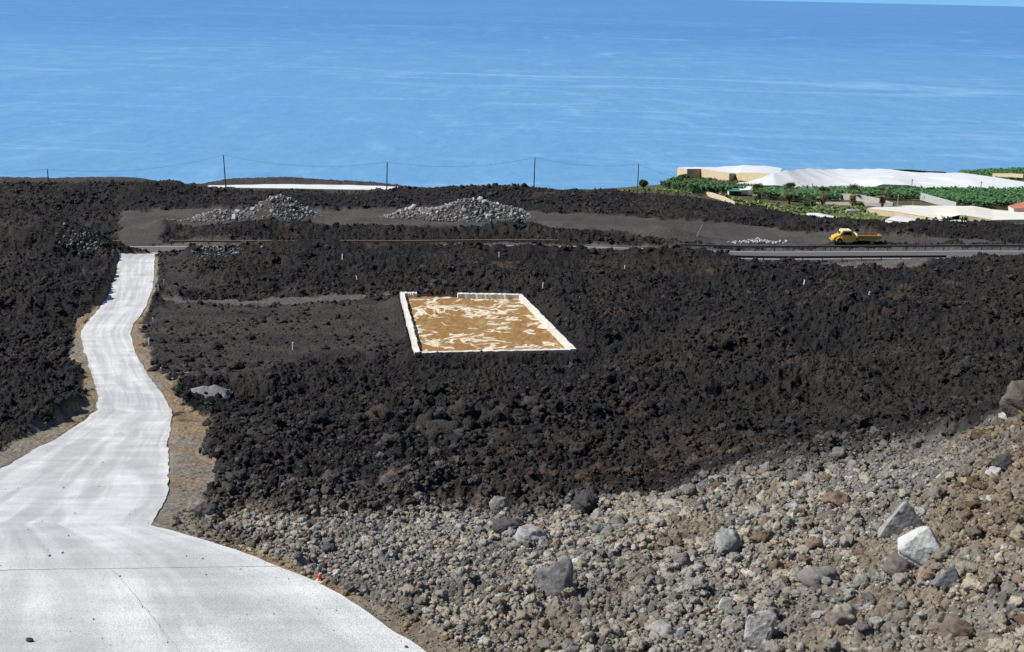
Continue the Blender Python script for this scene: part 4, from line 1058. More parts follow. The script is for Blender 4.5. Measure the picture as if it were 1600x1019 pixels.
# ------------------------------------------------------------------ small things on the lava
def build_small():
    mw = simple('white_stake_paint', (.78, .77, .72), .7, .12, 6)
    bm = bmesh.new(); add_box(bm, -.07, .07, -.045, .045, -.4, .70, .008)
    proto = obj('marker_stake', bm, mw)
    L = [(257, 450, 'white stake nearest the junction, on the right of the track'), (248, 462, 'white stake just below the one nearest the junction'), (240, 508, 'white stake at the inner bend of the track'), (233, 540, 'white stake beside the widening of the bend'),
         (252, 583, 'short white stake by the brown shoulder left of the gravel heap'), (132, 445, 'white stake alone on the lava left of the track'), (535, 415, 'white stake up the slope behind the plot, left one of two'), (558, 437, 'white stake behind the plot, right one of two'),
         (458, 545, 'white stake between the gravel heap and the plot'), (848, 460, 'white stake just off the far right corner of the plot'), (905, 484, 'white stake right of the sloping plot wall'), (780, 404, 'white stake on the lava right below the rusty rail'),
         (977, 414, 'white stake in the lava below the traffic cone'), (1130, 458, 'white stake in the middle of the right lava field'), (1255, 456, 'white stake in the right lava field below the truck'), (1180, 414, 'white stake on the black mound at the start of the dark rail'), (1354, 499, 'white stake farthest right on the lava')]
    for i, (px, py, lab) in enumerate(L):
        o = proto if i == 0 else proto.copy()
        if i: C.objects.link(o)
        p = hfull(px, py); o.location = p; o.rotation_euler = (random.uniform(-.08, .08), random.uniform(-.1, .1), random.uniform(0, 3)); o.scale = (1, 1, random.uniform(.85, 1.15)) if 'short' not in lab else (1, 1, .5)
        tag(o, lab, 'stake', 'white survey stakes')
    # cone by the road
    p = hfull(953, 384)
    p = Vector((p.x, road_y(p.x, NO - .2), float(base0(np.array(p.x), np.array(road_y(p.x, 0))))))
    t = empty('traffic_cone', p, 'small faded traffic cone at the edge of the coast road', 'traffic cone')
    mo = simple('faded_orange', (.75, .28, .10), .6, .15, 5); bm = bmesh.new(); add_box(bm, -.26, .26, -.26, .26, 0, .06, .01); obj('foot', bm, mo, t)
    bm = bmesh.new(); add_tube(bm, [(0, 0, .062), (0, 0, .3)], [.2, .15], 16); obj('cone', bm, mo, t)
    bm = bmesh.new(); add_tube(bm, [(0, 0, .302), (0, 0, .8)], [.15, .05], 16); obj('white_band', bm, mw, t)
    # leaning stick
    q = g1(1088, 369); z = hz(q[0], q[1]); bm = bmesh.new(); add_tube(bm, [(0, 0, -.2), (.45, .1, .9), (.9, .15, 1.85)], [.05, .045, .035], 8)
    o = obj('leaning_pole', bm, simple('bleached_wood', (.38, .34, .28), .9, .2, 5)); o.location = (q[0], q[1], z); tag(o, 'pale bare pole leaning on the grey yard left of the truck', 'pole')
    # red marker at the road edge
    q = g1(500, 908); z = float(base(np.array(q[0]), np.array(q[1])))
    t = empty('red_marker', (q[0], q[1], z + .03), 'small red plastic marker cap at the edge of the concrete', 'marker')
    mr = simple('red_plastic', (.72, .09, .05), .4, .1, 8, 0, 0, .5); bm = bmesh.new(); add_tube(bm, [(0, 0, -.15), (0, 0, .09), (.0, 0, .16)], [.05, .055, .05], 14); obj('cap', bm, mr, t)
    bm = bmesh.new(); add_tube(bm, [(-.0, 0, .161), (0, 0, .20)], [.03, .025], 12); obj('plug', bm, simple('pale_pink_plastic', (.75, .45, .38), .5), t)
    bm = bmesh.new(); add_prism(bm, [(-.16, -.08), (.05, -.15), (.13, -.05), (.1, .08), (-.08, .07)], -.06, .0); obj('mortar_pad', bm, simple('mortar', (.62, .58, .54), .9), t)
    # gravel heap
    def heap(px, py, w_, d_, h_, col, name, label, cat, peaks):
        q = g1(px, py); n = 46; g = np.linspace(-1, 1, n); X, Y = np.meshgrid(g * w_, g * d_); Z = np.zeros_like(X)
        for cx, cy, s_, k_ in peaks:
            r = np.sqrt(((X / w_ - cx) / s_) ** 2 + ((Y / d_ - cy) / s_) ** 2); Z = np.maximum(Z, k_ * np.clip(1 - r, -.4, 1))
        Z = Z * h_ + (fbm((X + 50) / .5, (Y + 50) / .5, 5, 4) - .5) * .16 - .08
        edge = np.maximum(np.abs(X / w_), np.abs(Y / d_)); Z = np.where(edge > .9, np.minimum(Z, -.3), Z)
        zg = hz(q[0], q[1] + d_ * .5); idx = np.arange(n * n).reshape(n, n)
        o = npmesh(name, np.stack([X, Y, Z], -1).reshape(-1, 3), np.stack([idx[:-1, :-1], idx[:-1, 1:], idx[1:, 1:], idx[1:, :-1]], -1).reshape(-1, 4), simple(name + '_grit', col, .95, .2, 7, .6))
        o.location = (q[0], q[1] + d_ * .5, zg + .02); tag(o, label, cat)
    heap(318, 602, 1.9, 1.4, .62, (.19, .187, .185), 'gravel_heap', 'small pale grey gravel heap right of the track', 'gravel heap', [(-.15, 0, .8, .85), (.35, .1, .6, 1.0)])
    heap(285, 590, 2.0, 1.6, .12, (.19, .186, .18), 'gravel_patch', 'thin pale layer of gravel between the track and the heap', 'gravel', [(0, 0, .95, .8)])
    g = np.random.default_rng(4); n = 170; q = g1(1185, 381)
    x = q[0] + g.normal(0, 2.2, n).clip(-4.5, 4.5); y = q[1] + .8 + g.normal(0, .6, n); z = np.array([hz(a, b) for a, b in zip(x, y)]) + .25 * np.exp(-((x - q[0]) / 1.6) ** 2) * g.uniform(0, 1.6, n)
    o = scatter('rubble', np.stack([x, y, z + .08], -1), g.uniform(.1, .3, n), np.array((.46, .455, .43)) * g.uniform(.6, 1.1, n)[:, None], [stone_shape(1, 800 + i, 10, .66, .1, .03) for i in range(6)], M_PALE, g)
    tag(o, 'white broken rubble dumped behind the grey rail', 'rubble', kind='stuff')
build_small()

# ------------------------------------------------------------------ plantation below the lava edge
M_NET = simple('white_shade_net', (.62, .635, .625), .9, .14, .16, .05); M_NETC = simple('cream_shade_net', (.66, .63, .54), .9, .08, .15, .05)
M_TAN = simple('tan_screen_cloth', (.60, .475, .30), .9, .12, .35, .1); M_TAN_SHADED = simple('tan_cloth_shaded', (.30, .27, .22), .9, .15, .4, .1); M_STEELP = simple('frame_posts', (.25, .24, .22), .7)  # the greyer screen is the tan cloth with shade put into its colour
M_WALL = simple('grey_block_wall', (.42, .40, .36), .9, .14, .8, .2)
def cloth_roof(name, back, front, mt, par, rows=16, sag=.35, seed=0, cols=90, wave=7.0):
    """a net stretched over posts, between a far and a near edge given in metres"""
    def resample(pl):
        a = np.array(pl, float); L = np.arange(len(a)); t = np.linspace(0, L[-1], cols)
        return np.stack([np.interp(t, L, a[:, k]) for k in range(3)], -1)
    b, f = resample(back), resample(front); s = np.linspace(0, 1, rows)[:, None, None]
    G = f[None] * (1 - s) + b[None] * s
    x, y = G[..., 0], G[..., 1]
    tent = np.abs(((x * .9 + y * .25) / wave + seed) % 1 - .5) * 2
    G[..., 2] += (sag * (tent - .5) + sag * 2.4 * (fbm(x / 30 + seed, y / 40, 900 + seed, 3) - .5) * 2) * np.clip(s[..., 0] * 4, .3, 1)
    idx = np.arange(rows * cols).reshape(rows, cols)
    return npmesh(name, G.reshape(-1, 3) - np.array(par.location)[None], np.stack([idx[:-1, :-1], idx[:-1, 1:], idx[1:, 1:], idx[1:, :-1]], -1).reshape(-1, 4), mt, parent=par)
def screen(name, tops, drop, mt, par, thick=.12):
    """a cloth wall below a line of top points"""
    bm = bmesh.new(); o3 = Vector(par.location); prev = None
    for i, p in enumerate(tops):
        t_ = (Vector(tops[min(i + 1, len(tops) - 1)]) - Vector(tops[max(i - 1, 0)])); nrm = Vector((t_.y, -t_.x, 0)).normalized() * thick
        h = drop[i] if hasattr(drop, '__len__') else drop
        p = Vector(p) - o3; r = [bm.verts.new(v) for v in (p, p + nrm, p + nrm - Vector((0, 0, h)), p - Vector((0, 0, h)))]
        if prev:
            for k in range(4): bm.faces.new((prev[k], prev[(k + 1) % 4], r[(k + 1) % 4], r[k]))
        else: bm.faces.new(r[::-1])
        prev = r
    bm.faces.new(prev); bmesh.ops.recalc_face_normals(bm, faces=bm.faces[:])
    return obj(name, bm, mt, par)
def house(name, loc, label, group='net greenhouses of the plantation'):
    return empty(name, loc, label, 'greenhouse', group)
def build_greenhouses():
    PV = lambda l: [P(*q) for q in l]
    # tan sided one, seen against the sea
    t = house('greenhouse', P(1100, 285, 500), 'tall tan sided greenhouse with white net roof against the sea')
    pts = PV([(1059, 263, 548), (1074, 264, 508), (1096, 264, 512), (1140, 271, 462), (1149, 271, 468), (1155, 269.5, 464), (1182, 270, 448), (1216, 273, 432)])
    for i in range(7): screen('wall', [pts[i], (pts[i] + pts[i + 1]) / 2, pts[i + 1]], [7.5, 6.5, 6.2, 5.5, 5.5, 5.5, 5.0][i], M_TAN_SHADED if i in (1, 3) else M_TAN, t)  # faces turned from the sun get the cloth coloured as shaded
    front = [p + np.array((0, 0, .05)) for p in pts]
    cloth_roof('roof', PV([(1059.5, 261.5, 549), (1075, 260.8, 580), (1095, 260.5, 590), (1120, 260.5, 600), (1140, 260, 600), (1163, 258.5, 600), (1195, 259.5, 600), (1222, 263.5, 580)]), front, M_NET, t, 14, .18, 2, 80, 9)
    # the large white net
    t = house('greenhouse', P(1300, 300, 450), 'largest greenhouse, a wide rolling white net roof beside the sea')
    fr = PV([(1150, 286.5, 404), (1188, 289, 402), (1212, 289, 402), (1250, 294, 408), (1300, 296.5, 420), (1350, 296, 420), (1380, 288, 424), (1418, 289, 424), (1450, 296, 420), (1490, 297, 420), (1530, 293, 420), (1600, 299, 420), (1700, 302, 420)])
    bk = PV([(1165, 284, 410), (1190, 277, 414), (1208, 270, 420), (1228, 266, 430), (1262, 264.5, 470), (1300, 264.5, 520), (1350, 264, 560), (1372, 263.5, 570), (1410, 267.5, 565), (1440, 270, 560), (1500, 271, 560), (1600, 282, 510), (1700, 286, 500)])
    cloth_roof('roof', bk, fr, M_NET, t, 30, .30, 5, 170, 13)
    fv = [p - np.array((0, 0, .12)) for p in fr]
    screen('wall', fv[1:5], [1.6, 2.4, 2.2, 2.0], M_TAN, t); screen('wall', fv[5:8], [1.5, 2.6, 2.5], M_TAN, t); screen('wall', fv[8:], [1.4] * 5, M_TAN, t)
    screen('wall', fv[:2], [1.3, 1.4], M_NET, t)
    # cream one close behind the lava edge
    t = house('greenhouse', P(1470, 345, 285), 'cream netted greenhouse with a tan side just beyond the lava')
    fr = PV([(1355, 326, 300), (1400, 331, 292), (1440, 338, 282), (1470, 343, 276), (1500, 336, 276), (1530, 340, 274), (1552, 344, 272), (1600, 343, 272), (1700, 346, 272)])
    bk = PV([(1356, 325, 303), (1385, 324, 316), (1412, 322, 322), (1450, 322, 324), (1490, 321.5, 324), (1520, 322, 322), (1550, 328, 318), (1600, 331, 314), (1700, 334, 314)])
    cloth_roof('roof', bk, fr, M_NETC, t, 18, .14, 8, 100, 8)
    fv = [p - np.array((0, 0, .06)) for p in fr]
    screen('wall', fv[:4], [1.7, 1.9, 1.4, .6], M_TAN, t); screen('wall', fv[4:7], 2.0, M_TAN, t); screen('wall', fv[6:], 1.0, M_WALL, t)
    # low white sheets right at the lava edge
    for fr, bk, lab in (([(1384, 343, 258), (1400, 346, 250), (1440, 349, 246), (1462, 349, 246)], [(1386, 342, 259), (1402, 337, 268), (1430, 342, 266), (1464, 345, 264)], 'low white sheeted tunnel peeking over the lava edge'),
                        ([(1256, 341, 262), (1275, 342, 258), (1308, 343, 256)], [(1261, 333, 276), (1280, 333, 276), (1310, 339.5, 268)], 'small white sheeted tunnel among green plants left of the cream greenhouse'),
                        ([(1456, 347.5, 252), (1510, 347, 252)], [(1458, 344.5, 258), (1508, 344.5, 258)], 'thin white sheet below the spiky plants'),
                        ([(1320, 329, 298), (1344, 328.5, 298)], [(1326, 327.3, 304), (1342, 327.2, 304)], 'little white sheet under the fourth palm')):
        t = house('plastic_tunnel', P(*fr[0]), lab, 'white sheeted tunnels at the lava edge'); f_ = PV(fr)
        cloth_roof('sheet', PV(bk), f_, M_NET, t, 8, .1, 3, 30, 5); screen('wall', [p - np.array((0, 0, .1)) for p in f_], .45, M_NET, t)
    # white strip roof on the left behind the ridge
    t = house('greenhouse', P(460, 300, 265), 'long low white strip of greenhouse roof behind the lava ridge', None)
    fr = PV([(296, 292.5, 262), (385, 293.5, 262), (460, 294.5, 262), (540, 296, 262), (628, 297.5, 262)])
    bk = PV([(300, 290.5, 272), (385, 289, 280), (440, 288, 284), (530, 289, 284), (626, 292, 276)])
    cloth_roof('roof', bk, fr, M_NET, t, 8, .06, 4, 60, 6); screen('wall', [p - np.array((0, 0, .06)) for p in fr], 2.0, M_TAN, t)
build_greenhouses()

def wall_thing(name, tops, h, mt, label, cat='wall', thick=.35, group=None):
    p = [P(*q) for q in tops]; t = Vector(p[0]); bm = bmesh.new(); prev = None
    for i, q in enumerate(p):
        d_ = Vector(p[min(i + 1, len(p) - 1)]) - Vector(p[max(i - 1, 0)]); nrm = Vector((d_.y, -d_.x, 0)).normalized() * thick; q = Vector(q) - t; hh = h[i] if hasattr(h, '__len__') else h
        r = [bm.verts.new(v) for v in (q, q + nrm, q + nrm - Vector((0, 0, hh)), q - Vector((0, 0, hh)))]
        if prev:
            for k in range(4): bm.faces.new((prev[k], prev[(k + 1) % 4], r[(k + 1) % 4], r[k]))
        else: bm.faces.new(r[::-1])
        prev = r
    bm.faces.new(prev); bmesh.ops.recalc_face_normals(bm, faces=bm.faces[:])
    o = obj(name, bm, mt); o.location = t; tag(o, label, cat, group)
def build_walls():
    wall_thing('terrace_wall', [(1172, 314.5, 352), (1215, 315, 346), (1300, 315.5, 335), (1396, 317, 322)], 2.8, M_WALL, 'long level grey terrace wall behind the palm trunks')
    wall_thing('terrace_wall', [(1314, 302.5, 372), (1338, 303, 366), (1374, 310, 346), (1397, 317, 334)], 2.6, M_WALL, 'sloping pale wall stepping down behind the fifth palm')
    wall_thing('block_wall', [(1440.5, 301.5, 372), (1468, 309, 350), (1496, 316.5, 336)], [2.2, 2.1, 1.6], simple('render_grey', (.46, .46, .43), .9, .1, 1), 'grey slanting wall crossing the dark banana field')
    wall_thing('block_wall', [(1552, 271, 656), (1580, 271, 640), (1600, 272, 628)], 2.0, M_TAN, 'tan wall in the far green field by the sea')
    wall_thing('block_wall', [(1498, 271, 640), (1522, 273, 630)], 1.3, M_NET, 'white low wall at the corner of the far green field')
    wall_thing('boundary_wall', [(1104, 299.5, 330), (1113, 301, 318), (1132, 307, 306), (1150, 316, 292)], [4.2, 4.0, 3.4, 2.6], simple('beige_render', (.62, .50, .36), .9, .12, 1), 'beige walled corner at the edge of the lava')
    wall_thing('boundary_wall', [(1040, 290, 400), (1056, 292.5, 390)], 1.0, simple('tan_stone', (.40, .33, .24), .9, .2, 1.5), 'low tan stone wall below the dark green hedge')
    # shed with a green roof
    t = empty('shed', P(1150, 305, 360), 'white shed with a sloping green roof beside the palms', 'shed'); o3 = Vector(t.location)
    def quad(name, pts, mt):
        bm = bmesh.new(); a = [bm.verts.new(Vector(P(*q)) - o3) for q in pts]; n = len(a)
        f = bm.faces.new(a); e = bmesh.ops.extrude_face_region(bm, geom=[f]); bmesh.ops.translate(bm, verts=[v for v in e['geom'] if isinstance(v, bmesh.types.BMVert)], vec=(0, .12, -.14)); bmesh.ops.recalc_face_normals(bm, faces=bm.faces[:]); return obj(name, bm, mt, t)
    gm = simple('green_roof_sheet', (.07, .20, .13), .6, .15, 1.2); wm = simple('white_render', (.76, .75, .71), .85, .08, 1); dk = simple('opening_shade', (.03, .035, .03), .9)
    quad('roof', [(1128, 293.5, 366), (1140, 298.5, 348), (1160, 299, 348), (1152, 294, 366)], gm)
    quad('wall', [(1125, 296.3, 358), (1139, 299.2, 347.5), (1139, 304, 347.5), (1126, 301, 358)], wm)
    quad('wall', [(1158, 298.4, 350), (1176, 297.5, 350), (1176, 303.5, 350), (1158, 303.5, 350)], wm)
    quad('doorway', [(1141, 299.4, 347.6), (1158, 299.6, 347.6), (1158, 303.5, 347.6), (1141, 303.5, 347.6)], dk)  # solid plate, the shade inside the doorway is painted as its colour
    quad('lean_to_roof', [(1148, 291.5, 375), (1176, 291, 375), (1176, 297, 356), (1158, 297, 356)], wm)
    # white house fragment in the bushes and the red roofed house at the edge
    t = empty('hut', P(1098, 297, 400), 'tiny white hut half hidden in the green bushes', 'hut'); o3 = Vector(t.location)
    quad('wall', [(1093, 293, 404), (1099, 288.5, 402), (1100, 296, 402), (1094, 298, 404)], wm); quad('roof', [(1076, 289.5, 412), (1092, 291.5, 408), (1093, 294, 404), (1077, 293, 408)], wm)
    t = empty('house', P(1590, 330, 316), 'house with pink walls and a red tiled roof at the picture edge', 'house'); o3 = Vector(t.location)
    rm = simple('red_roof_tiles', (.50, .17, .10), .85, .2, 2.5); pm = simple('pink_render', (.62, .42, .35), .85, .08, 1)
    quad('roof', [(1576, 321.5, 318), (1600, 315, 330), (1660, 312, 334), (1660, 322, 316), (1584, 326, 312)], rm)
    quad('wall', [(1575.5, 322.5, 318), (1584, 326.5, 312.3), (1584, 333, 312.3), (1576, 330, 318)], wm); quad('wall', [(1584, 327, 312.2), (1660, 323, 316.2), (1660, 334, 316.2), (1584, 334, 312.2)], pm)
    quad('chimney', [(1594, 312.6, 332), (1612, 311.5, 334), (1612, 316, 334), (1594, 316, 332)], wm)
build_walls()

# ------------------------------------------------------------------ plants
def leaf_mat(name, col, col2, rough=.55):
    m, t, b = mat(name); at = N(t, 'ShaderNodeAttribute', attribute_name='tint'); tc = N(t, 'ShaderNodeTexCoord'); n = N(t, 'ShaderNodeTexNoise', i_Scale=.6, i_Detail=3.0); t.links.new(tc.outputs['Object'], n.inputs['Vector'])
    mx = N(t, 'ShaderNodeMix', data_type='RGBA'); mx.inputs[6].default_value = (*col, 1); mx.inputs[7].default_value = (*col2, 1); t.links.new(n.outputs[0], mx.inputs[0])
    ml = N(t, 'ShaderNodeMix', data_type='RGBA', blend_type='MULTIPLY'); ml.inputs[0].default_value = 1; t.links.new(mx.outputs[2], ml.inputs[6]); t.links.new(at.outputs['Color'], ml.inputs[7]); t.links.new(ml.outputs[2], b.inputs['Base Color'])
    b.inputs['Roughness'].default_value = rough; b.inputs['Specular IOR Level'].default_value = .3
    return m
M_BAN = leaf_mat('banana_leaf', (.042, .12, .042), (.085, .175, .058)); M_BUSH = leaf_mat('bush_leaf', (.035, .085, .025), (.07, .13, .04)); M_FAN = leaf_mat('palm_leaf', (.12, .155, .06), (.16, .19, .08)); M_LITE = leaf_mat('scrub_leaf', (.10, .15, .045), (.17, .21, .07)); M_DEAD = leaf_mat('dry_palm_leaf', (.17, .10, .05), (.22, .14, .07)); M_TRUNK = simple('palm_trunk', (.14, .10, .07), .95, .25, 3, .4)
def leaves(name, base_pts, per, length, width, mt, up=(.35, 1.2), parent=None, seed=1, droop=1.0, tintv=.35, hgt=0.0, tints=None):
    """arching strap leaves, each a bent strip of four quads"""
    g = np.random.default_rng(seed); bp = np.repeat(np.asarray(base_pts, float), per, 0); n = len(bp)
    az = g.uniform(0, 2 * math.pi, n); el = g.uniform(*up, n); Ln = length * g.uniform(.7, 1.2, n); Wd = width * g.uniform(.7, 1.25, n); st = hgt * g.uniform(.6, 1.1, n)
    dx, dy = np.cos(az), np.sin(az); S = [0, .28, .55, .8, 1.0]; wk = [.35, 1, 1, .7, .05]; rows = []
    for s_, k in zip(S, wk):
        h = Ln * s_ * np.cos(el * (1 - .25 * s_)) ; v = Ln * (s_ * np.sin(el) - droop * .55 * s_ ** 2)
        c = bp + np.stack([dx * h, dy * h, st + v], -1); side = np.stack([-dy, dx, np.zeros(n)], -1) * (Wd * k / 2)[:, None]
        rows += [c - side, c + side]
    G = np.stack(rows, 1); b0 = (np.arange(n) * 10)[:, None]
    F = np.concatenate([b0 + np.array([[2 * i, 2 * i + 1, 2 * i + 3, 2 * i + 2]]) for i in range(4)])
    tn = 1 + g.uniform(-tintv, tintv, n); col = np.repeat(np.stack([tn * g.uniform(.85, 1.2, n), tn, tn * .9], -1), 10, 0)
    return npmesh(name, G.reshape(-1, 3), F, mt, col, True, parent)
def field(pxpoly, dens, seed, dmin, dmax, jitter=.3):
    """planting positions on the land inside an outline given by its corners"""
    pg = np.array([P(a, b, c)[:2] for a, b, c in pxpoly]); lo, hi = pg.min(0), pg.max(0); g = np.random.default_rng(seed)
    n = int((hi - lo).prod() * dens); xy = lo + g.random((n, 2)) * (hi - lo); xy = xy[sdf(xy[:, 0], xy[:, 1], pg) < 0]
    return np.stack([xy[:, 0], xy[:, 1], height(xy[:, 0], xy[:, 1])], -1)
def build_plants():
    F1 = field([(1176, 313, 340), (1300, 315, 335), (1310, 303, 372), (1440, 302, 372), (1500, 318, 336), (1590, 322, 330), (1700, 318, 336), (1700, 304, 418), (1450, 300, 418), (1200, 298, 415)], .26, 21, 0, 0)
    o = leaves('banana_plants', F1, 11, 2.3, .62, M_BAN, (.5, 1.35), None, 21, 1.0, .35, 1.5); tag(o, 'dense green banana field between the white greenhouses', 'banana plants', kind='stuff')
    F2 = field([(1160, 335, 292), (1230, 343, 262), (1256, 343, 262), (1300, 346, 254), (1350, 343, 258), (1400, 342, 262), (1350, 327, 312), (1180, 326, 318)], .30, 22, 0, 0)
    o = leaves('banana_plants', F2, 11, 1.7, .38, M_LITE, (.4, 1.35), None, 22, 1.0, .5, .6); tag(o, 'light green undergrowth below the palms at the lava edge', 'plants', kind='stuff')
    F3 = field([(1500, 272, 640), (1700, 277, 640), (1700, 264, 940), (1500, 266, 900)], .035, 23, 0, 0)
    o = leaves('banana_plants', F3, 11, 3.4, 1.0, M_BAN, (.5, 1.3), None, 23, .9, .35, 2.0); tag(o, 'far green banana field by the sea', 'banana plants', kind='stuff')
    F4 = field([(1030, 292, 420), (1062, 285, 540), (1150, 284, 470), (1180, 292, 440), (1180, 302, 372), (1120, 305, 345), (1085, 306, 318)], .22, 24, 0, 0)
    o = leaves('shrubbery', F4, 26, 1.5, .5, M_BUSH, (.0, 1.5), None, 24, .5, .45, 1.6); tag(o, 'mixed dark green shrubbery below the tan greenhouse', 'shrubbery', kind='stuff')
    F5 = field([(1120, 310, 320), (1150, 312, 312), (1200, 330, 306), (1260, 333, 300), (1250, 346, 256), (1180, 336, 270)], .30, 25, 0, 0)
    o = leaves('shrubbery', F5, 18, 1.2, .4, M_LITE, (.0, 1.5), None, 25, .5, .5, .7); tag(o, 'low green scrub along the lava edge', 'shrubbery', kind='stuff')
    F6 = field([(1358, 340, 276), (1470, 348, 256), (1440, 341, 272), (1362, 336, 284)], .5, 26, 0, 0)
    o = leaves('plants', F6, 12, .9, .25, M_LITE, (.2, 1.4), None, 26, .7, .5, .4); tag(o, 'weeds along the tan side of the cream greenhouse', 'weeds', kind='stuff')
    F7 = field([(965, 297, 300), (1030, 296, 320), (1080, 300, 320), (1040, 304, 285)], .35, 27, 0, 0)
    o = leaves('plants', F7, 14, .8, .25, M_LITE, (.2, 1.5), None, 27, .6, .5, .2); tag(o, 'pale green weeds on the slope below the round bush', 'weeds', kind='stuff')
    # hedges above the big net against the sea, and round bush by the pole
    g = np.random.default_rng(31)
    def bush(px, py, d, w_, h_, label, seed, name='bush', mt=M_BUSH, cnt=900, ls=.34):
        q = P(px, py, d); z = hz(q[0], q[1]); z = min(z, q[2])
        t = empty(name, (q[0], q[1], z), label, 'bush'); gg = np.random.default_rng(seed)
        hh = q[2] + h_ - z
        dirs = gg.normal(size=(cnt, 3)); dirs /= np.linalg.norm(dirs, axis=1)[:, None]; rr = gg.random(cnt) ** .4
        lob = 1 + .25 * v3noise(dirs * 1.3, seed, 1.6)
        p = dirs * (rr * lob)[:, None] * np.array((w_ / 2, w_ / 2, h_ / 2)) + np.array((0, 0, hh - h_ / 2))
        leaves('foliage', p, 3, ls, ls * .6, mt, (-.4, 1.3), t, seed, .5, .5, 0)
        bm = bmesh.new()
        for k in range(5): a = k * 1.256; add_tube(bm, [(0, 0, -.2), (math.cos(a) * w_ * .15, math.sin(a) * w_ * .15, hh - h_ * .7), (math.cos(a) * w_ * .3, math.sin(a) * w_ * .3, hh - h_ * .4)], [.08, .06, .03], 6)
        obj('stem', bm, M_TRUNK, t)
    bush(1005, 291, 300, 2.3, 1.5, 'round dark green bush beside the rightmost ridge pole', 41)
    for px, d, w_, lab in ((1058, 430, 7.0, 'dark green bush at the left foot of the tan greenhouse'), (1068, 500, 5, 'green bush tucked against the left tan wall')): bush(px, 290 if px < 1060 else 283, d, w_, 2.6, lab, int(px), cnt=1400, ls=.6)
    bush(1265, 324, 322, 3.2, 1.8, 'dark bush at the foot of the third palm', 43); bush(1342, 325, 318, 2.6, 1.5, 'dark bush beside the fourth palm', 44)
    # hedge on the sea side of the net
    pts = [P(a, b, 600) for a, b in np.c_[np.linspace(1398, 1476, 40), np.interp(np.linspace(1398, 1476, 40), [1398, 1420, 1450, 1476], [267.5, 267.5, 270, 271])]]
    o = leaves('hedge', np.array(pts), 40, 1.2, .6, M_BUSH, (-.3, 1.4), None, 51, .5, .4, 0); tag(o, 'thin dark green hedge on the sea side of the white net', 'hedge')
    # dry spiky plants in front of the cream greenhouse
    for px, py, d, mt, lab, n_, up in ((1480, 345.5, 252, M_BUSH, 'dark spiky palm like plant before the cream greenhouse', 34, (.1, 1.4)), (1507, 346, 252, M_BAN, 'bright green upright plant right of the dark spiky one', 26, (.7, 1.5))):
        q = P(px, py, d); z = hz(q[0], q[1]); o3 = min(z, q[2] - .2); t = empty('spiky_plant', (q[0], q[1], o3), lab, 'plant')
        for k in range(1): leaves('leaves', np.array([[dx, 0, q[2] - o3] for dx in (-.55, 0, .5)]), n_ // 2, 1.5, .2, mt, up, t, 60 + px, .4, .4, 0)
        bm = bmesh.new()
        for dx in (-.55, 0, .5): add_tube(bm, [(dx * .6, 0, -.1), (dx, 0, q[2] - o3 + .1)], [.09, .07], 7)
        obj('stem', bm, M_TRUNK, t)
    # fan palms
    def palm(px, py_base, d, h, crown, skirt, label, seed):
        q = P(px, py_base, d); z = hz(q[0], q[1]); z = min(z, q[2]); H = q[2] + h - z
        t = empty('fan_palm', (q[0], q[1], z), label, 'palm tree', 'fan palms below the greenhouses'); gg = np.random.default_rng(seed)
        bm = bmesh.new(); add_tube(bm, [(0, 0, -.3), (.05, 0, H * .35), (.0, .05, H * .7), (0, 0, H - crown * .55)], [.34, .27, .24, .26], 12); obj('trunk', bm, M_TRUNK, t)
        # skirt of dead leaves
        p = np.stack([gg.normal(0, .12, 90), gg.normal(0, .12, 90), H - crown * .6 - gg.random(90) * skirt * .75], -1)
        leaves('dead_skirt', p, 3, .95, .28, M_DEAD, (-1.0, .1), t, seed, .9, .35, 0)
        # fan leaves: a stalk and a pleated fan of blades
        Vv, Ff, Cc = [], [], []
        for k in range(46):
            az = gg.uniform(0, 6.283); el = gg.uniform(-.45, 1.35); dr = np.array((math.cos(az) * math.cos(el), math.sin(az) * math.cos(el), math.sin(el)))
            sd = np.array((-math.sin(az), math.cos(az), 0)); nn = np.cross(dr, sd); st = crown * gg.uniform(.38, .55); fr_ = crown * gg.uniform(.40, .55); c0 = np.array((0, 0, H - crown * .5)); c1 = c0 + dr * st; tn = gg.uniform(.6, 1.3)
            b = len(Vv); Vv += [c0 - sd * .03, c0 + sd * .03, c1 + sd * .02, c1 - sd * .02]; Ff.append((b, b + 1, b + 2, b + 3)); Cc += [np.array((1, .9, .6)) * tn] * 4
            for j in range(11):
                a = (j - 5) * .26; dv = dr * math.cos(a) + sd * math.sin(a); ln = fr_ * (1 - .05 * abs(j - 5)) * gg.uniform(.85, 1.1); wv = np.cross(dv, nn) * .075
                tip = c1 + dv * ln - np.array((0, 0, 1)) * ln * .22; mid = c1 + dv * ln * .55; b = len(Vv); Vv += [c1, mid - wv, tip, mid + wv]; Ff.append((b, b + 1, b + 2, b + 3)); Cc += [np.ones(3) * tn * gg.uniform(.8, 1.2)] * 4
        npmesh('crown', np.array(Vv), np.array(Ff), M_FAN, np.array(Cc), False, t)
    palm(1183, 326, 316, 6.0, 3.0, 2.6, 'first palm from the left, thick brown skirt, beside the shed', 71); palm(1232, 328, 314, 6.5, 3.1, 1.9, 'second palm from the left, standing alone before the terrace wall', 72)
    palm(1284, 327, 314, 5.6, 2.9, 1.5, 'third palm, dull green with a dark bush at its foot', 73); palm(1331, 326, 314, 5.6, 3.2, 2.2, 'fourth palm, broadest brown skirt, a bush at its right', 74); palm(1378, 324, 316, 4.8, 2.8, 1.8, 'fifth palm, shortest, before the sloping pale wall', 75)
build_plants()

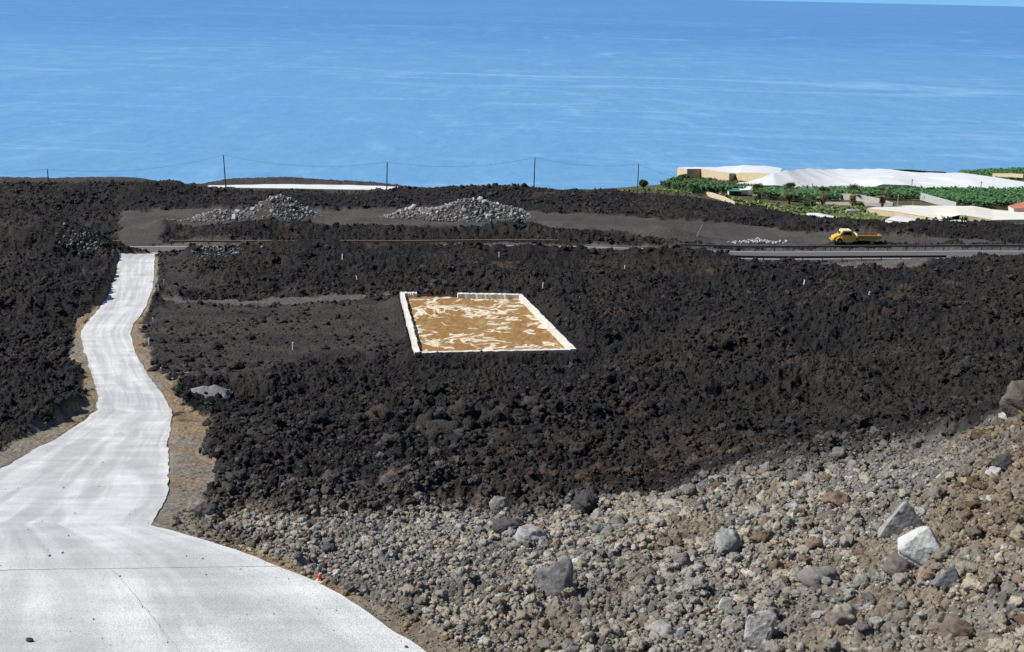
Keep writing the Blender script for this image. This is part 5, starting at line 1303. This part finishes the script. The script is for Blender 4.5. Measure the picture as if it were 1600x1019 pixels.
def build_posts():
    ms = simple('post_grey', (.16, .16, .15), .8, .2, 4); ml = simple('post_pale', (.50, .52, .46), .7, .15, 4)
    for px, y0, y1, d, r, m_, lab, arm in ((1247, 284, 297, 416, .13, ms, 'thin grey post before the left end of the white net', 0), (1266, 286.5, 326, 320, .12, ms, 'tall dark post between the second and third palm', 0), (1328, 287, 302, 410, .12, ms, 'thin post above the fourth palm', 1),
                                           (1424, 280, 296, 416, .13, ms, 'grey post in front of the middle of the white net', 1), (1532, 283.5, 298, 412, .13, ms, 'grey post before the right part of the white net', 1), (1402, 304, 324, 332, .1, ml, 'pale green post with a small arm beside the fifth palm', 2), (1426, 315, 324, 330, .09, ml, 'short white post left of the slanting grey wall', 0)):
        a, b = V(px, y1, d), V(px, y0, d); t = empty('post', a, lab, 'post', 'posts of the plantation'); h = (b - a).z
        bm = bmesh.new(); add_tube(bm, [(0, 0, -1.2), (0, 0, h)], [r, r * .8], 8); obj('shaft', bm, m_, t)
        if arm: bm = bmesh.new(); add_box(bm, -.75 if arm == 2 else -.4, .05 if arm == 2 else .4, -.05, .05, h - .45, h - .33); obj('arm', bm, m_, t)
build_posts()
